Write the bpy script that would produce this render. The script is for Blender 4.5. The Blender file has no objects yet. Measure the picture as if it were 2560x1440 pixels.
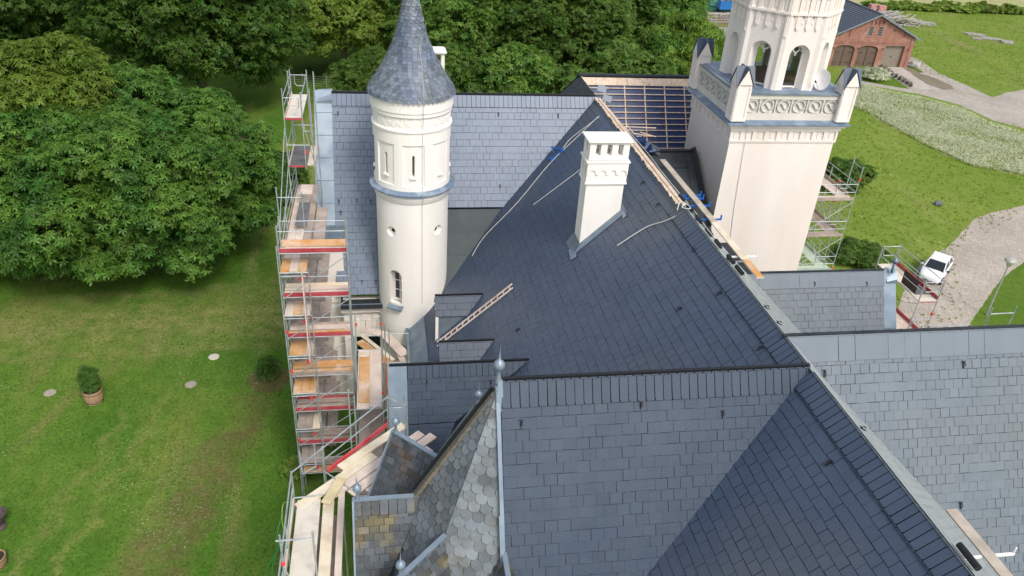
import bpy, math, random
import numpy as np
from mathutils import Vector, Matrix
random.seed(7)
RNG = np.random.default_rng(11)
SC = bpy.context.scene
COL = SC.collection
# ---------------------------------------------------------------- camera
def cam_axes(p, r, y):
    cp, sp, cy, sy = math.cos(p), math.sin(p), math.cos(y), math.sin(y)
    F = Vector((sy*cp, cy*cp, -sp)); Rt = Vector((cy, -sy, 0)); U = Rt.cross(F)
    return (math.cos(r)*Rt+math.sin(r)*U, -math.sin(r)*Rt+math.cos(r)*U, F)
CR, CU, CF = cam_axes(math.radians(30.87), math.radians(3.97), math.radians(10.67))
HC = 28.0
cam_data = bpy.data.cameras.new("camera"); cam = bpy.data.objects.new("camera", cam_data); COL.objects.link(cam)
cam_data.sensor_width = 36; cam_data.lens = 1940/2560*36; cam_data.clip_start = .2; cam_data.clip_end = 6000
mm = Matrix((CR, CU, -CF)).transposed().to_4x4(); mm.translation = (0, 0, HC); cam.matrix_world = mm
SC.camera = cam
# ---------------------------------------------------------------- sky, sun, exposure
SUN_EL, SUN_AZ = math.radians(48), math.radians(158)     # azimuth from +Y (away), clockwise
world = bpy.data.worlds.new("World"); SC.world = world; world.use_nodes = True
nt = world.node_tree; bg = nt.nodes["Background"]
sky = nt.nodes.new("ShaderNodeTexSky"); sky.sky_type = 'NISHITA'; sky.sun_disc = False
sky.sun_elevation = SUN_EL; sky.sun_rotation = SUN_AZ; sky.air_density = 1.0; sky.dust_density = 3.0; sky.ozone_density = 1.0
hs = nt.nodes.new("ShaderNodeHueSaturation"); hs.inputs['Saturation'].default_value = .5; hs.inputs['Value'].default_value = 1.25
nt.links.new(sky.outputs[0], hs.inputs['Color']); nt.links.new(hs.outputs[0], bg.inputs[0]); bg.inputs[1].default_value = .132
sl = bpy.data.lights.new("sun", 'SUN'); so = bpy.data.objects.new("sun", sl); COL.objects.link(so)
sl.energy = 1.35; sl.angle = math.radians(13); sl.color = (1, .95, .88)
sd = Vector((math.sin(SUN_AZ)*math.cos(SUN_EL), math.cos(SUN_AZ)*math.cos(SUN_EL), math.sin(SUN_EL)))
so.rotation_euler = sd.to_track_quat('Z', 'Y').to_euler(); so.location = (30, -30, 60)
vs = SC.view_settings; vs.view_transform = 'Standard'; vs.look = 'None'; vs.gamma = 1; vs.use_curve_mapping = False; vs.exposure = 0.35
SC.cycles.max_bounces = 6; SC.cycles.diffuse_bounces = 3; SC.cycles.glossy_bounces = 3; SC.cycles.transparent_max_bounces = 8
SC.cycles.use_denoising = True
# ---------------------------------------------------------------- points from the survey of the picture (metres)
def ray(x, y): return CF+CR*((x-1280)/1940)+CU*((720-y)/1940)
CAM = Vector((0, 0, HC))
def PZ(x, y, z): d = ray(x, y); return CAM+d*((z-HC)/d.z)
def PY(x, y, Y): d = ray(x, y); return CAM+d*(Y/d.y)
def PX(x, y, X): d = ray(x, y); return CAM+d*(X/d.x)
def PW(x, y, lift=0):            # point on the west slope of the main roof
    d = ray(x, y); t = math.tan(math.radians(44)); s = (16+lift-11.1*t-HC)/(d.z-d.x*t); return CAM+d*s
# ---------------------------------------------------------------- materials
MATS = {}
def mat(name, c1, rough=.7, c2=None, scale=3., detail=5, c3=None, scale3=.4, bump=0., bscale=40., metal=0., island=0., spec=.5, stretch=None, ramp=(.35, .65)):
    if name in MATS: return MATS[name]
    m = bpy.data.materials.new(name); m.use_nodes = True; N = m.node_tree.nodes; L = m.node_tree.links
    b = N["Principled BSDF"]; b.inputs['Roughness'].default_value = rough; b.inputs['Metallic'].default_value = metal
    b.inputs['Specular IOR Level'].default_value = spec
    tc = N.new("ShaderNodeTexCoord"); vec = tc.outputs['Object']
    if stretch:
        mp = N.new("ShaderNodeMapping"); mp.inputs['Scale'].default_value = stretch; L.new(vec, mp.inputs[0]); vec = mp.outputs[0]
    def noise(s, d=detail):
        n = N.new("ShaderNodeTexNoise"); n.inputs['Scale'].default_value = s; n.inputs['Detail'].default_value = d; L.new(vec, n.inputs['Vector']); return n.outputs['Fac']
    def mix(f, a, bb):
        x = N.new("ShaderNodeMix"); x.data_type = 'RGBA'
        for s, v in ((x.inputs[0], f), (x.inputs[6], a), (x.inputs[7], bb)):
            if hasattr(v, 'links'): L.new(v, s)
            elif isinstance(v, (int, float)): s.default_value = v
            else: s.default_value = (*v, 1)
        return x.outputs[2]
    def ramped(o, a, bb):
        r = N.new("ShaderNodeMapRange"); r.inputs['From Min'].default_value = a; r.inputs['From Max'].default_value = bb; L.new(o, r.inputs[0]); return r.outputs[0]
    c = c1
    if c2: c = mix(ramped(noise(scale), *ramp), c1, c2)
    if c3: c = mix(ramped(noise(scale3, 3), .5, .72), c, c3)
    if island:
        g = N.new("ShaderNodeNewGeometry"); h = N.new("ShaderNodeHueSaturation")
        mr = N.new("ShaderNodeMapRange"); mr.inputs['To Min'].default_value = 1-island; mr.inputs['To Max'].default_value = 1+island
        L.new(g.outputs['Random Per Island'], mr.inputs[0]); L.new(mr.outputs[0], h.inputs['Value'])
        if hasattr(c, 'links'): L.new(c, h.inputs['Color'])
        else: h.inputs['Color'].default_value = (*c, 1)
        c = h.outputs[0]
    if hasattr(c, 'links'): L.new(c, b.inputs['Base Color'])
    else: b.inputs['Base Color'].default_value = (*c, 1)
    if bump:
        bp = N.new("ShaderNodeBump"); bp.inputs['Strength'].default_value = bump; bp.inputs['Distance'].default_value = .02
        L.new(noise(bscale, 3), bp.inputs['Height']); L.new(bp.outputs[0], b.inputs['Normal'])
    m['nodes'] = 1; MATS[name] = m; return m
SLATE_S = mat('slate_grey', (.041, .061, .094), .45, (.051, .072, .104), 1.1, c3=(.033, .053, .088), scale3=.2, island=.07, bump=.3, bscale=25, spec=.32)
SLATE_W = mat('slate_sky_tint', (.053, .077, .124), .42, (.062, .086, .132), .9, c3=(.098, .108, .116), scale3=.12, island=.05, bump=.3, bscale=25, spec=.5)  # sky reflection on the west slope put into a lighter, bluer base
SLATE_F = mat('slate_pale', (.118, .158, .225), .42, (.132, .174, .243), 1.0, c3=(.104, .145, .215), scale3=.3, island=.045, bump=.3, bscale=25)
SLATE_E = mat('slate_east', (.118, .150, .178), .45, (.134, .166, .192), 1.0, c3=(.135, .155, .165), scale3=.2, island=.06, bump=.3, bscale=25)
SLATE_OLD = mat('slate_old', (.060, .074, .088), .55, (.095, .108, .12), 2.5, c3=(.17, .13, .035), scale3=1.3, island=.40, bump=.5, bscale=18)
SLATE_B = mat('slate_ridge_band', (.135, .168, .20), .45, (.15, .183, .214), 1.0, island=.03, bump=.2, bscale=25)
SCALE_OLD = mat('scale_slate_old', (.135, .16, .175), .55, (.20, .225, .235), 1.3, c3=(.13, .135, .13), scale3=1.6, island=.36, bump=.5, bscale=18)
CONE_SLATE = mat('cone_slate', (.115, .14, .165), .5, (.17, .20, .235), 1.2, c3=(.10, .13, .19), scale3=.6, island=.33, bump=.4, bscale=18)
GAP = mat('slate_joint', (.022, .029, .038), .9)
FELT = mat('roofing_felt', (.014, .02, .028), .75, (.028, .036, .042), 2.5, bump=.6, bscale=60)
FELT_G = mat('mineral_felt', (.062, .078, .082), .8, (.075, .09, .09), 1.2, bump=.5, bscale=40)
ZINC = mat('zinc_sheet', (.17, .225, .285), .42, (.23, .29, .35), 1.6, c3=(.29, .35, .40), scale3=.5, metal=.3, bump=.2, bscale=3)
ZINC_D = mat('zinc_weathered', (.16, .21, .26), .5, (.24, .29, .33), 1.6, metal=.35)
ZINC_B = mat('zinc_blue', (.15, .21, .30), .45, (.22, .29, .38), 2.5, c3=(.4, .46, .52), scale3=1.2, metal=.3)
RIDGE_E = mat('ridge_slate_sky_sheen', (.25, .28, .28), .6, (.36, .39, .385), 3, stretch=(6, .6, 6), island=.08)  # glancing sky reflection put into a pale slate colour
CREAM = mat('cream_plaster', (.86, .79, .725), .85, (.825, .755, .685), 1.6, stretch=(1, 1, .22), c3=(.78, .70, .63), scale3=.35, bump=.25, bscale=60)
CREAM_L = mat('cream_plaster_light', (.88, .85, .79), .85, (.85, .815, .75), 1.6, stretch=(1, 1, .22), c3=(.80, .76, .69), scale3=.4, bump=.25, bscale=60)
CREAM_D = mat('cream_stone', (.70, .66, .58), .85, (.62, .58, .50), 1.5, bump=.3)
PANEL = mat('weathered_cast_stone', (.52, .53, .50), .85, (.66, .67, .64), 4, bump=.3)
GLASS = mat('window_glass', (.012, .014, .016), .06, spec=.6)
WPLANK = mat('weathered_plank', (.40, .345, .28), .85, (.50, .44, .36), 3, c3=(.30, .26, .21), scale3=1.2, bump=.3)
WOODN = mat('new_timber', (.64, .50, .38), .8, (.72, .59, .46), 6, stretch=(1, 1, 1), island=.12, c3=(.5, .33, .2), scale3=5)
PLANK = mat('grey_plank', (.34, .27, .235), .85, (.45, .37, .32), 2.2, c3=(.26, .21, .18), scale3=.8, island=.22, bump=.4)
PLANK_P = mat('pale_plank', (.62, .50, .43), .85, (.74, .64, .55), 2.2, c3=(.50, .38, .32), scale3=1.1, island=.12, bump=.4)
PLANK_Y = mat('cream_board', (.72, .62, .45), .85, (.78, .70, .56), 2.2, c3=(.60, .50, .36), scale3=1.5, island=.08, bump=.3)
PLANK_O = mat('orange_board', (.55, .27, .07), .75, (.62, .40, .22), 1.6, c3=(.70, .58, .50), scale3=1.1, island=.15)
PLANK_B = mat('beige_board', (.70, .645, .55), .85, (.66, .60, .51), 3, c3=(.55, .50, .42), scale3=3, bump=.3)
PLANK_K = mat('dark_deck', (.10, .10, .11), .8, (.16, .155, .16), 2)
RED = mat('red_toe_board', (.38, .035, .055), .6, (.46, .09, .10), 2)
REDL = mat('bright_red_toe_board', (.58, .05, .07), .6, (.62, .12, .13), 2)
STEEL = mat('galvanised_steel', (.36, .40, .41), .45, (.52, .56, .57), 3, metal=.5)
STEEL_G = mat('greenish_steel', (.36, .48, .44), .5, (.50, .60, .55), 3, metal=.3)
REDCLIP = mat('red_clip', (.75, .05, .04), .5)
BLACK = mat('black_iron', (.01, .011, .013), .5)
BLUE = mat('blue_paint', (.01, .11, .45), .45)
MEMB = mat('blue_membrane', (.010, .026, .10), .5, (.014, .04, .135), 2.5, bump=.5, bscale=6)
ROPE = mat('pale_rope', (.60, .60, .57), .9)
WHITE = mat('white_paint', (.80, .80, .79), .4)
BRICK = None
# ---------------------------------------------------------------- mesh builder
class MB:
    def __init__(s): s.v = []; s.f = []; s.m = []
    def poly(s, pts, m=0):
        n = len(s.v); s.v += [tuple(p) for p in pts]; s.f.append(tuple(range(n, n+len(pts)))); s.m.append(m); return s
    def hexa(s, p, m=0):        # 8 points: bottom loop of 4, top loop of 4
        n = len(s.v); s.v += [tuple(q) for q in p]
        for a in ((0, 3, 2, 1), (4, 5, 6, 7), (0, 1, 5, 4), (1, 2, 6, 5), (2, 3, 7, 6), (3, 0, 4, 7)):
            s.f.append(tuple(n+i for i in a)); s.m.append(m)
        return s
    def box(s, c, d, m=0, rz=0., tilt=None):
        c = Vector(c); R = tilt if tilt else Matrix.Rotation(rz, 3, 'Z')
        h = [Vector((sx*d[0]/2, sy*d[1]/2, sz*d[2]/2)) for sz in (-1, 1) for sx, sy in ((-1, -1), (1, -1), (1, 1), (-1, 1))]
        return s.hexa([c+R@q for q in h], m)
    def bb(s, a, b, m=0):
        x0, y0, z0 = a; x1, y1, z1 = b
        return s.hexa([(x0, y0, z0), (x1, y0, z0), (x1, y1, z0), (x0, y1, z0), (x0, y0, z1), (x1, y0, z1), (x1, y1, z1), (x0, y1, z1)], m)
    def beam(s, a, b, w, h, up=None, m=0):   # bar from a to b, w across, h along 'up'
        a, b = Vector(a), Vector(b); d = (b-a).normalized(); u = Vector(up) if up else Vector((0, 0, 1))
        if abs(d.dot(u)) > .98: u = Vector((0, 1, 0))
        sd_ = d.cross(u).normalized(); u = sd_.cross(d)
        q = lambda p: [p-sd_*w/2-u*h/2, p+sd_*w/2-u*h/2, p+sd_*w/2+u*h/2, p-sd_*w/2+u*h/2]
        return s.hexa(q(a)+q(b), m)
    def tube(s, a, b, r=.024, n=6, m=0, r2=None):
        a, b = Vector(a), Vector(b); d = (b-a).normalized(); u = Vector((0, 0, 1)) if abs(d.z) < .9 else Vector((1, 0, 0))
        x = d.cross(u).normalized(); y = d.cross(x); k = len(s.v); r2 = r if r2 is None else r2
        for p, rr in ((a, r), (b, r2)):
            for i in range(n): t = 2*math.pi*i/n; s.v.append(tuple(p+x*rr*math.cos(t)+y*rr*math.sin(t)))
        for i in range(n): j = (i+1) % n; s.f.append((k+i, k+j, k+n+j, k+n+i)); s.m.append(m)
        s.f.append(tuple(k+i for i in reversed(range(n)))); s.f.append(tuple(k+n+i for i in range(n))); s.m += [m, m]; return s
    def path(s, pts, r=.02, n=5, m=0):
        for a, b in zip(pts[:-1], pts[1:]): s.tube(a, b, r, n, m)
        return s
    def lathe(s, c, prof, n=32, m=0, a0=0., a1=2*math.pi, caps=False):
        c = Vector(c); full = abs(a1-a0-2*math.pi) < 1e-6; k = n if full else n+1; st = len(s.v)
        for r, z in prof:
            for i in range(k): t = a0+(a1-a0)*i/n; s.v.append((c.x+r*math.cos(t), c.y+r*math.sin(t), c.z+z))
        for j in range(len(prof)-1):
            for i in range(n):
                i2 = (i+1) % k; s.f.append((st+j*k+i, st+j*k+i2, st+(j+1)*k+i2, st+(j+1)*k+i)); s.m.append(m)
        return s
    def prism(s, pts, vec, m=0):
        vec = Vector(vec); n = len(pts); k = len(s.v); s.v += [tuple(p) for p in pts]; s.v += [tuple(Vector(p)+vec) for p in pts]
        s.f.append(tuple(range(k+n-1, k-1, -1))); s.f.append(tuple(range(k+n, k+2*n))); s.m += [m, m]
        for i in range(n): j = (i+1) % n; s.f.append((k+i, k+j, k+n+j, k+n+i)); s.m.append(m)
        return s
    def build(s, name, mats, parent=None, label=None, smooth=False, bevel=0):
        me = bpy.data.meshes.new(name); off = wloc(parent) if parent else Vector((0, 0, 0))
        vv = np.array(s.v, dtype=float)-np.array(off)
        me.from_pydata(vv.tolist(), [], s.f)
        for mt in (mats if isinstance(mats, (list, tuple)) else [mats]): me.materials.append(mt)
        me.polygons.foreach_set('material_index', s.m)
        if smooth: me.polygons.foreach_set('use_smooth', [True]*len(s.f))
        me.update(); o = bpy.data.objects.new(name, me); COL.objects.link(o)
        if parent: o.parent = parent
        if label: o['label'] = label
        if bevel:
            bm_ = o.modifiers.new('bevel', 'BEVEL'); bm_.width = bevel; bm_.segments = 2; bm_.limit_method = 'ANGLE'
        return o
def wloc(o):
    p = Vector((0, 0, 0))
    while o: p += o.location; o = o.parent
    return p
def thing(name, label, cat, loc=(0, 0, 0), group=None):
    o = bpy.data.objects.new(name, None); COL.objects.link(o); o.location = loc; o.empty_display_size = .3
    o['label'] = label; o['category'] = cat
    if group: o['group'] = group
    return o
def tag(o, label, cat, group=None):
    o['label'] = label; o['category'] = cat
    if group: o['group'] = group
    return o
def struct(o, kind='structure'): o['kind'] = kind; return o
def dup(root, loc=None, rz=None, label=None, scale=None):
    r = root.copy(); COL.objects.link(r)
    if loc is not None: r.location = loc
    if rz is not None: r.rotation_euler = (0, 0, rz)
    if scale is not None: r.scale = scale
    if label: r['label'] = label
    for ch in list(root.children):
        c = ch.copy(); COL.objects.link(c); c.parent = r
        for g in list(ch.children):
            d = g.copy(); COL.objects.link(d); d.parent = c
    return r
def V(*a): return Vector(a)
# ---------------------------------------------------------------- slating
def clip(sub, cl):
    for i in range(len(cl)):
        a, b = cl[i], cl[(i+1) % len(cl)]; out = []
        if not sub: return sub
        f = lambda p: (b[0]-a[0])*(p[1]-a[1])-(b[1]-a[1])*(p[0]-a[0])
        for j in range(len(sub)):
            p, q = sub[j-1], sub[j]; fp, fq = f(p), f(q)
            if fq >= 0:
                if fp < 0: t = fp/(fp-fq); out.append((p[0]+t*(q[0]-p[0]), p[1]+t*(q[1]-p[1])))
                out.append(q)
            elif fp >= 0: t = fp/(fp-fq); out.append((p[0]+t*(q[0]-p[0]), p[1]+t*(q[1]-p[1])))
        sub = out
    return sub
RECT = [(0, 0), (1, 0), (1, 1), (0, 1)]
RIDG = [(.0, .10), (.08, 0), (1, 0), (1, 1), (0, 1)]
SCAL = [(0, .62), (.015, .42), (.07, .25), (.17, .11), (.31, .025), (.5, 0), (.69, .025), (.83, .11), (.93, .25), (.985, .42), (1, .62), (1, 1.4), (0, 1.4)]
def slates(mb, O, eu, ev, poly, w, h, outline=RECT, gap=.008, hg=.014, lift=.016, jit=.002, rows=None, m=0, mb_base=None, off=.5):
    """cover the convex polygon (u,v) with lapped slates; v runs up the slope"""
    O, eu, ev = Vector(O), Vector(eu).normalized(), Vector(ev).normalized(); n = eu.cross(ev)
    if n.z < 0: n = -n
    ar = sum(poly[i-1][0]*poly[i][1]-poly[i][0]*poly[i-1][1] for i in range(len(poly)))
    if ar < 0: poly = poly[::-1]
    us, vs_ = [p[0] for p in poly], [p[1] for p in poly]
    flip = eu.cross(ev).z < 0
    mb.poly([O+eu*u+ev*v-n*.012 for u, v in (poly[::-1] if flip else poly)], m+1)
    v = min(vs_); r = 0
    while v < max(vs_):
        u = min(us)-w+(off*w*(r % 2))+random.uniform(-.012, .012)
        while u < max(us):
            ww = w*random.uniform(.97, 1.03); j = random.uniform(-jit, jit); dv = random.uniform(-.006, .006)
            sub = clip([(u+gap/2+px*(ww-gap), v+dv+hg+py*(h-hg*.8)) for px, py in outline], poly)
            if len(sub) > 2:
                P = [O+eu*a+ev*b+n*(lift+j)*(1-min(1.3, max(0, (b-v)/h))*.93) for a, b in sub]
                if flip: P = P[::-1]
                mb.poly(P, m)
                lo = [p for p, q in zip(P, sub[::-1] if flip else sub) if q[1] < v+h*.12] if outline is not SCAL else []
                if len(lo) >= 2:
                    lo.sort(key=lambda p: p.dot(eu)); k = len(mb.v); a, b = lo[0], lo[-1]
                    mb.poly([a-n*(lift+.01), b-n*(lift+.01), b, a], m+1)
            u += w
        v += h; r += 1
def planepoly(pts, O, eu, ev): # 3-D points to (u,v)
    O = Vector(O); return [((Vector(p)-O).dot(eu), (Vector(p)-O).dot(ev)) for p in pts]
def roofplane(name, pts, eu, w, h, mats, parent, outline=RECT, label=None, ridge=None, **k):
    """pts: coplanar convex polygon. eu: course direction."""
    pts = [Vector(p) for p in pts]; n = None
    for i in range(len(pts)-2):
        n = (pts[i+1]-pts[i]).cross(pts[i+2]-pts[i])
        if n.length > 1e-4: break
    n.normalize(); n = n if n.z > 0 else -n; eu = Vector(eu).normalized(); ev = n.cross(eu); ev = ev if ev.z > 0 else -ev
    O = min(pts, key=lambda p: p.z); mb = MB(); poly = planepoly(pts, O, eu, ev)
    slates(mb, O, eu, ev, poly, w, h, outline, **k)
    o = mb.build(name, mats, parent, label)
    if ridge:
        vm = max(v for u, v in poly); top = [p for p in poly if p[1] > vm-.01]; u0, u1 = min(p[0] for p in top), max(p[0] for p in top)
        rb = MB(); d = ridge
        cp = clip([(u0-30, vm-d), (u1+30, vm-d), (u1+30, vm+.05), (u0-30, vm+.05)], poly if sum(poly[i-1][0]*poly[i][1]-poly[i][0]*poly[i-1][1] for i in range(len(poly))) > 0 else poly[::-1])
        if cp: slates(rb, O+n*.028, eu, ev, cp, .235, d, RIDG, gap=.02, lift=.028, jit=.006); rb.build('ridge_course', mats, o)
    return o, n
# ================================================================ CASTLE
castle = thing('castle', 'large cream castle with blue grey slate roofs, round turret and square tower', 'castle', (0, 0, 0))
T44, T60, T55 = math.tan(math.radians(44)), math.tan(math.radians(60)), math.tan(math.radians(55))
RX, RZ = 11.1, 16.0
def zw(x): return RZ-(RX-x)*T44
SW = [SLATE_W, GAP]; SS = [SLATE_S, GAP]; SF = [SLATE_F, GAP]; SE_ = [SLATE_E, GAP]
# --- main roof, west slope
vy = lambda x, y0: y0-(RX-x)*T44/T60
w1, nW = roofplane('main_roof_slope', [(RX, 38.7, RZ), (RX, 15.2, RZ), (1.15, 15.2+(RX-1.15)*T44/T60, zw(1.15)), (1.15, vy(1.15, 38.7), zw(1.15))], (0, 1, 0), .333, .33, SW, castle, label='big blue grey west slope of the main roof', gap=.008)
w2, _ = roofplane('main_roof_slope', [(RX, 15.2, RZ), (RX, 1, RZ), (2.2, 1, zw(2.2)), (2.2, vy(2.2, 15.2), zw(2.2))], (0, 1, 0), .333, .30, SW, castle, label='dark blue slope in the valley nearest the camera', gap=.007)
# ridge courses with drooping ends
def ridge_w(y0, y1, parent):
    eu = V(0, 1, 0); ev = V(1, 0, T44).normalized(); rb = MB(); O = V(RX, 0, RZ)+nW*.03
    slates(rb, O, eu, ev, [(y0, -.62), (y1, -.62), (y1, .03), (y0, .03)], .235, .62, RIDG, gap=.022, lift=.03, jit=.006)
    rb.build('ridge_course', SW, parent)
ridge_w(15.25, 25.6, w1); ridge_w(1, 15.0, w2)
# bituminous slope beyond the far wing
MB().poly([(RX, 38.75, RZ), (RX, 42.6, RZ), (5, 42.6, zw(5)), (5, 38.75, zw(5))]).poly([(RX, 42.6, RZ), (5, 42.6, zw(5)), (5, 42.6, 7), (RX, 42.6, 7)]).build('felt_roof_slope', FELT, castle, 'black felted roof slope left of the open battens')
# --- main roof, east slope (grazing) and its ridge slates, painted pale as sky sheen
roofplane('east_roof_slope', [(RX, 1, RZ), (21.3, 1, RZ-10.2*.93), (21.3, 25.6, RZ-10.2*.93), (RX, 25.6, RZ)], (0, 1, 0), .333, .30, [RIDGE_E, GAP], castle, lift=.006, label='east slope painted pale as sky sheen, seen at a flat angle')
mb = MB(); mb.poly([(RX, 25.6, RZ), (13.6, 25.6, 13.6), (13.6, 38.7, 13.6), (RX, 38.7, RZ)]); mb.build('felt_roof_slope', FELT_G, castle, label='unfinished dark felt slope behind the open ridge')
# zinc / slate ridge strip
mb = MB(); y = 1.
while y < 25.4:
    L = random.uniform(.9, 1.3); z = .045+random.uniform(-.006, .006)
    mb.hexa([(RX-.05, y, RZ+z-.03), (RX+.42, y, RZ-.40*.93+z), (RX+.42, min(25.6, y+L-.012), RZ-.40*.93+z), (RX-.05, min(25.6, y+L-.012), RZ+z-.03), (RX-.05, y, RZ+z), (RX+.42, y, RZ-.40*.93+z+.03), (RX+.42, min(25.6, y+L-.012), RZ-.40*.93+z+.03), (RX-.05, min(25.6, y+L-.012), RZ+z)])
    y += L
mb.build('ridge_strip', RIDGE_E, castle)
# open timber ridge, ragged, from y=25.6 to 38.6
mb = MB(); y = 25.6
while y < 38.5:
    L = random.uniform(.18, .34); a = random.uniform(.0, .05)
    mb.beam((RX-.08-a, y, RZ-.02), (RX-.05-a*.6, y+L, RZ-.01), .13+a, .04); y += L*.93
mb.beam((RX+.03, 25.4, RZ+.03), (RX+.03, 38.4, RZ+.03), .12, .05); mb.beam((RX+.22, 25.6, RZ-.12), (RX+.22, 37, RZ-.12), .10, .04)
mb.build('ridge_board', WOODN, castle, 'bare ragged timber boards along the unfinished ridge')
# --- far west wing
fz = lambda y: RZ-(38.7-y)*T60
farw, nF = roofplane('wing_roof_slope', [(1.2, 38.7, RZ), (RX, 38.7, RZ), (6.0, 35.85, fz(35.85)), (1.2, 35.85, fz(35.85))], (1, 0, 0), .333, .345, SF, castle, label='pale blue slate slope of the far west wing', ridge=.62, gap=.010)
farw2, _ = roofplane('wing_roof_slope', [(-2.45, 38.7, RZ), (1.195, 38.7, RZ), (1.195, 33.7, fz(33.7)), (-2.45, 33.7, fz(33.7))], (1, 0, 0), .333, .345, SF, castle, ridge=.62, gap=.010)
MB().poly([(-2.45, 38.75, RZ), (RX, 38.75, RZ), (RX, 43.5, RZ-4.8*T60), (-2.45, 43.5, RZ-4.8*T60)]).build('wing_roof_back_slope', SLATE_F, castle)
MB().beam((-2.45, 38.75, RZ+.07), (RX-.1, 38.75, RZ+.07), .10, .10).build('ridge_cap', BLACK, castle)
# cricket of flat felt between turret and main slope
cz = lambda y: fz(35.83)-.05-(35.83-y)*1.0
mb = MB()
mb.poly([(1.2, 36.3, cz(35.83)-.1), (6.9, 36.3, cz(35.83)-.1), (6.3, 35.8, cz(35.83)-.02), (1.2, 35.8, cz(35.83)-.02)])
for i in range(4):
    ya, yb = 35.83-i*.85, 35.83-(i+1)*.85
    mb.poly([(1.2, ya, cz(ya)-.012*i), (6.3-i*.85, ya, cz(ya)-.012*i), (6.3-(i+1)*.85, yb, cz(yb)-.012*i), (1.2, yb, cz(yb)-.012*i)])
mb.build('valley_roof', FELT_G, castle, 'small grey green felted valley roof between turret and main slope')
# zinc coping on the far gable, stepped sheets
def coping(x0, x1, ytop, ztop, ybot, t, name, parent, capn=True, sheets=5, m=ZINC):
    mb = MB()
    for i in range(sheets):
        a, b = ytop-(ytop-ybot)*i/sheets, ytop-(ytop-ybot)*(i+1)/sheets+.01
        za, zb = ztop-(ytop-a)*t+.10-.004*i, ztop-(ytop-b)*t+.10-.004*i
        mb.hexa([(x0, b, zb-.22), (x1, b, zb-.22), (x1, a, za-.22), (x0, a, za-.22), (x0, b, zb), (x1, b, zb), (x1, a, za), (x0, a, za)])
    o = mb.build(name, m, parent, bevel=.012)
    if capn:
        MB().hexa([(x0-.0, ytop-.35, ztop-.42*t), (x1+.0, ytop-.35, ztop-.42*t), (x1+.02, ytop+.35, ztop-.1), (x0-.02, ytop+.3, ztop-.25), (x0+.15, ytop-.32, ztop-.22*t), (x1+.02, ytop-.32, ztop-.16*t), (x1+.02, ytop+.1, ztop+.14), (x0+.2, ytop+.1, ztop+.1)]).build('coping_cap', ZINC, o)
    return o
coping(-3.32, -2.42, 38.8, RZ+.05, 35.45, T60, 'gable_coping', castle, sheets=6)
MB().prism([(-3.3, 38.9, RZ-.1), (-3.3, 35.2, RZ-.1-3.7*T60), (-3.3, 35.2, 0), (-3.3, 42.5, 0), (-3.3, 42.5, RZ-.1-3.7*T60)], (.7, 0, 0)).build('gable_wall', CREAM, castle)
kn = MB().bb((-3.42, 34.2, 9.55), (-2.02, 35.55, 10.35)).build('kneeler', ZINC_D, castle, bevel=.02)
pier = MB(); pier.bb((-3.25, 34.3, 0), (-2.1, 35.6, 9.55)); pier.bb((-3.32, 34.2, 6.6), (-2.03, 34.31, 6.85)); pier.build('corner_pier', CREAM, castle, bevel=.02)
mb = MB(); mb.bb((-2.2, 33.1, 6.95), (.2, 33.75, 7.05)); mb.bb((-2.2, 33.05, 6.9), (.2, 33.13, 7.18)); mb.bb((-2.28, 33.05, 6.9), (-2.2, 33.75, 7.3)); mb.build('box_gutter', FELT, castle)
MB().beam((-2.3, 33.04, 7.19), (.3, 33.04, 7.19), .05, .03).build('gutter_edge', ZINC, castle)
wall = MB(); wall.bb((-2.2, 33.6, 0), (1.5, 34.2, 6.95)); wall.bb((-2.3, 33.3, 6.55), (.2, 33.62, 6.9))
sw = wall.build('south_wall', CREAM, castle)
mb = MB()
for k in range(4): x = -1.9+k*.55; mb.bb((x, 33.54, 5.5), (x+.42, 33.60, 5.95)); mb.bb((x+.05, 33.50, 5.95), (x+.37, 33.60, 6.3))
mb.build('frieze_panel', CREAM, sw)
def window(parent, x0, x1, z0, z1, y, face='S', cols=2, rows=2, frame=WHITE, name='window', label=None):
    """casement in a wall; face S: wall plane Y=y looking to -Y; face W: wall plane X=y looking to -X"""
    q = (lambda a, b, z: (a, y+b, z)) if face == 'S' else (lambda a, b, z: (y+b, a, z))
    mb = MB(); t = .07
    def bar(a0, a1, c0, c1, d=.05):
        p = [q(a0, 0, c0), q(a1, d, c1)]
        mb.bb(tuple(min(i, j) for i, j in zip(*p)), tuple(max(i, j) for i, j in zip(*p)))
    bar(x0, x1, z0, z0+t); bar(x0, x1, z1-t, z1); bar(x0, x0+t, z0+t, z1-t); bar(x1-t, x1, z0+t, z1-t)
    for i in range(1, cols): c = x0+(x1-x0)*i/cols; bar(c-.04, c+.04, z0+t, z1-t, .047)
    for i in range(1, rows): c = z0+(z1-z0)*i/rows; bar(x0+t, x1-t, c-.03, c+.03, .044)
    o = mb.build(name, frame, parent, label)
    MB().poly([q(x0+.01, .03, z0+.01), q(x1-.01, .03, z0+.01), q(x1-.01, .03, z1-.01), q(x0+.01, .03, z1-.01)]).build('pane', GLASS, o)
    return o
window(castle, -1.75, -.35, 2.6, 5.0, 33.52)
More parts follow.
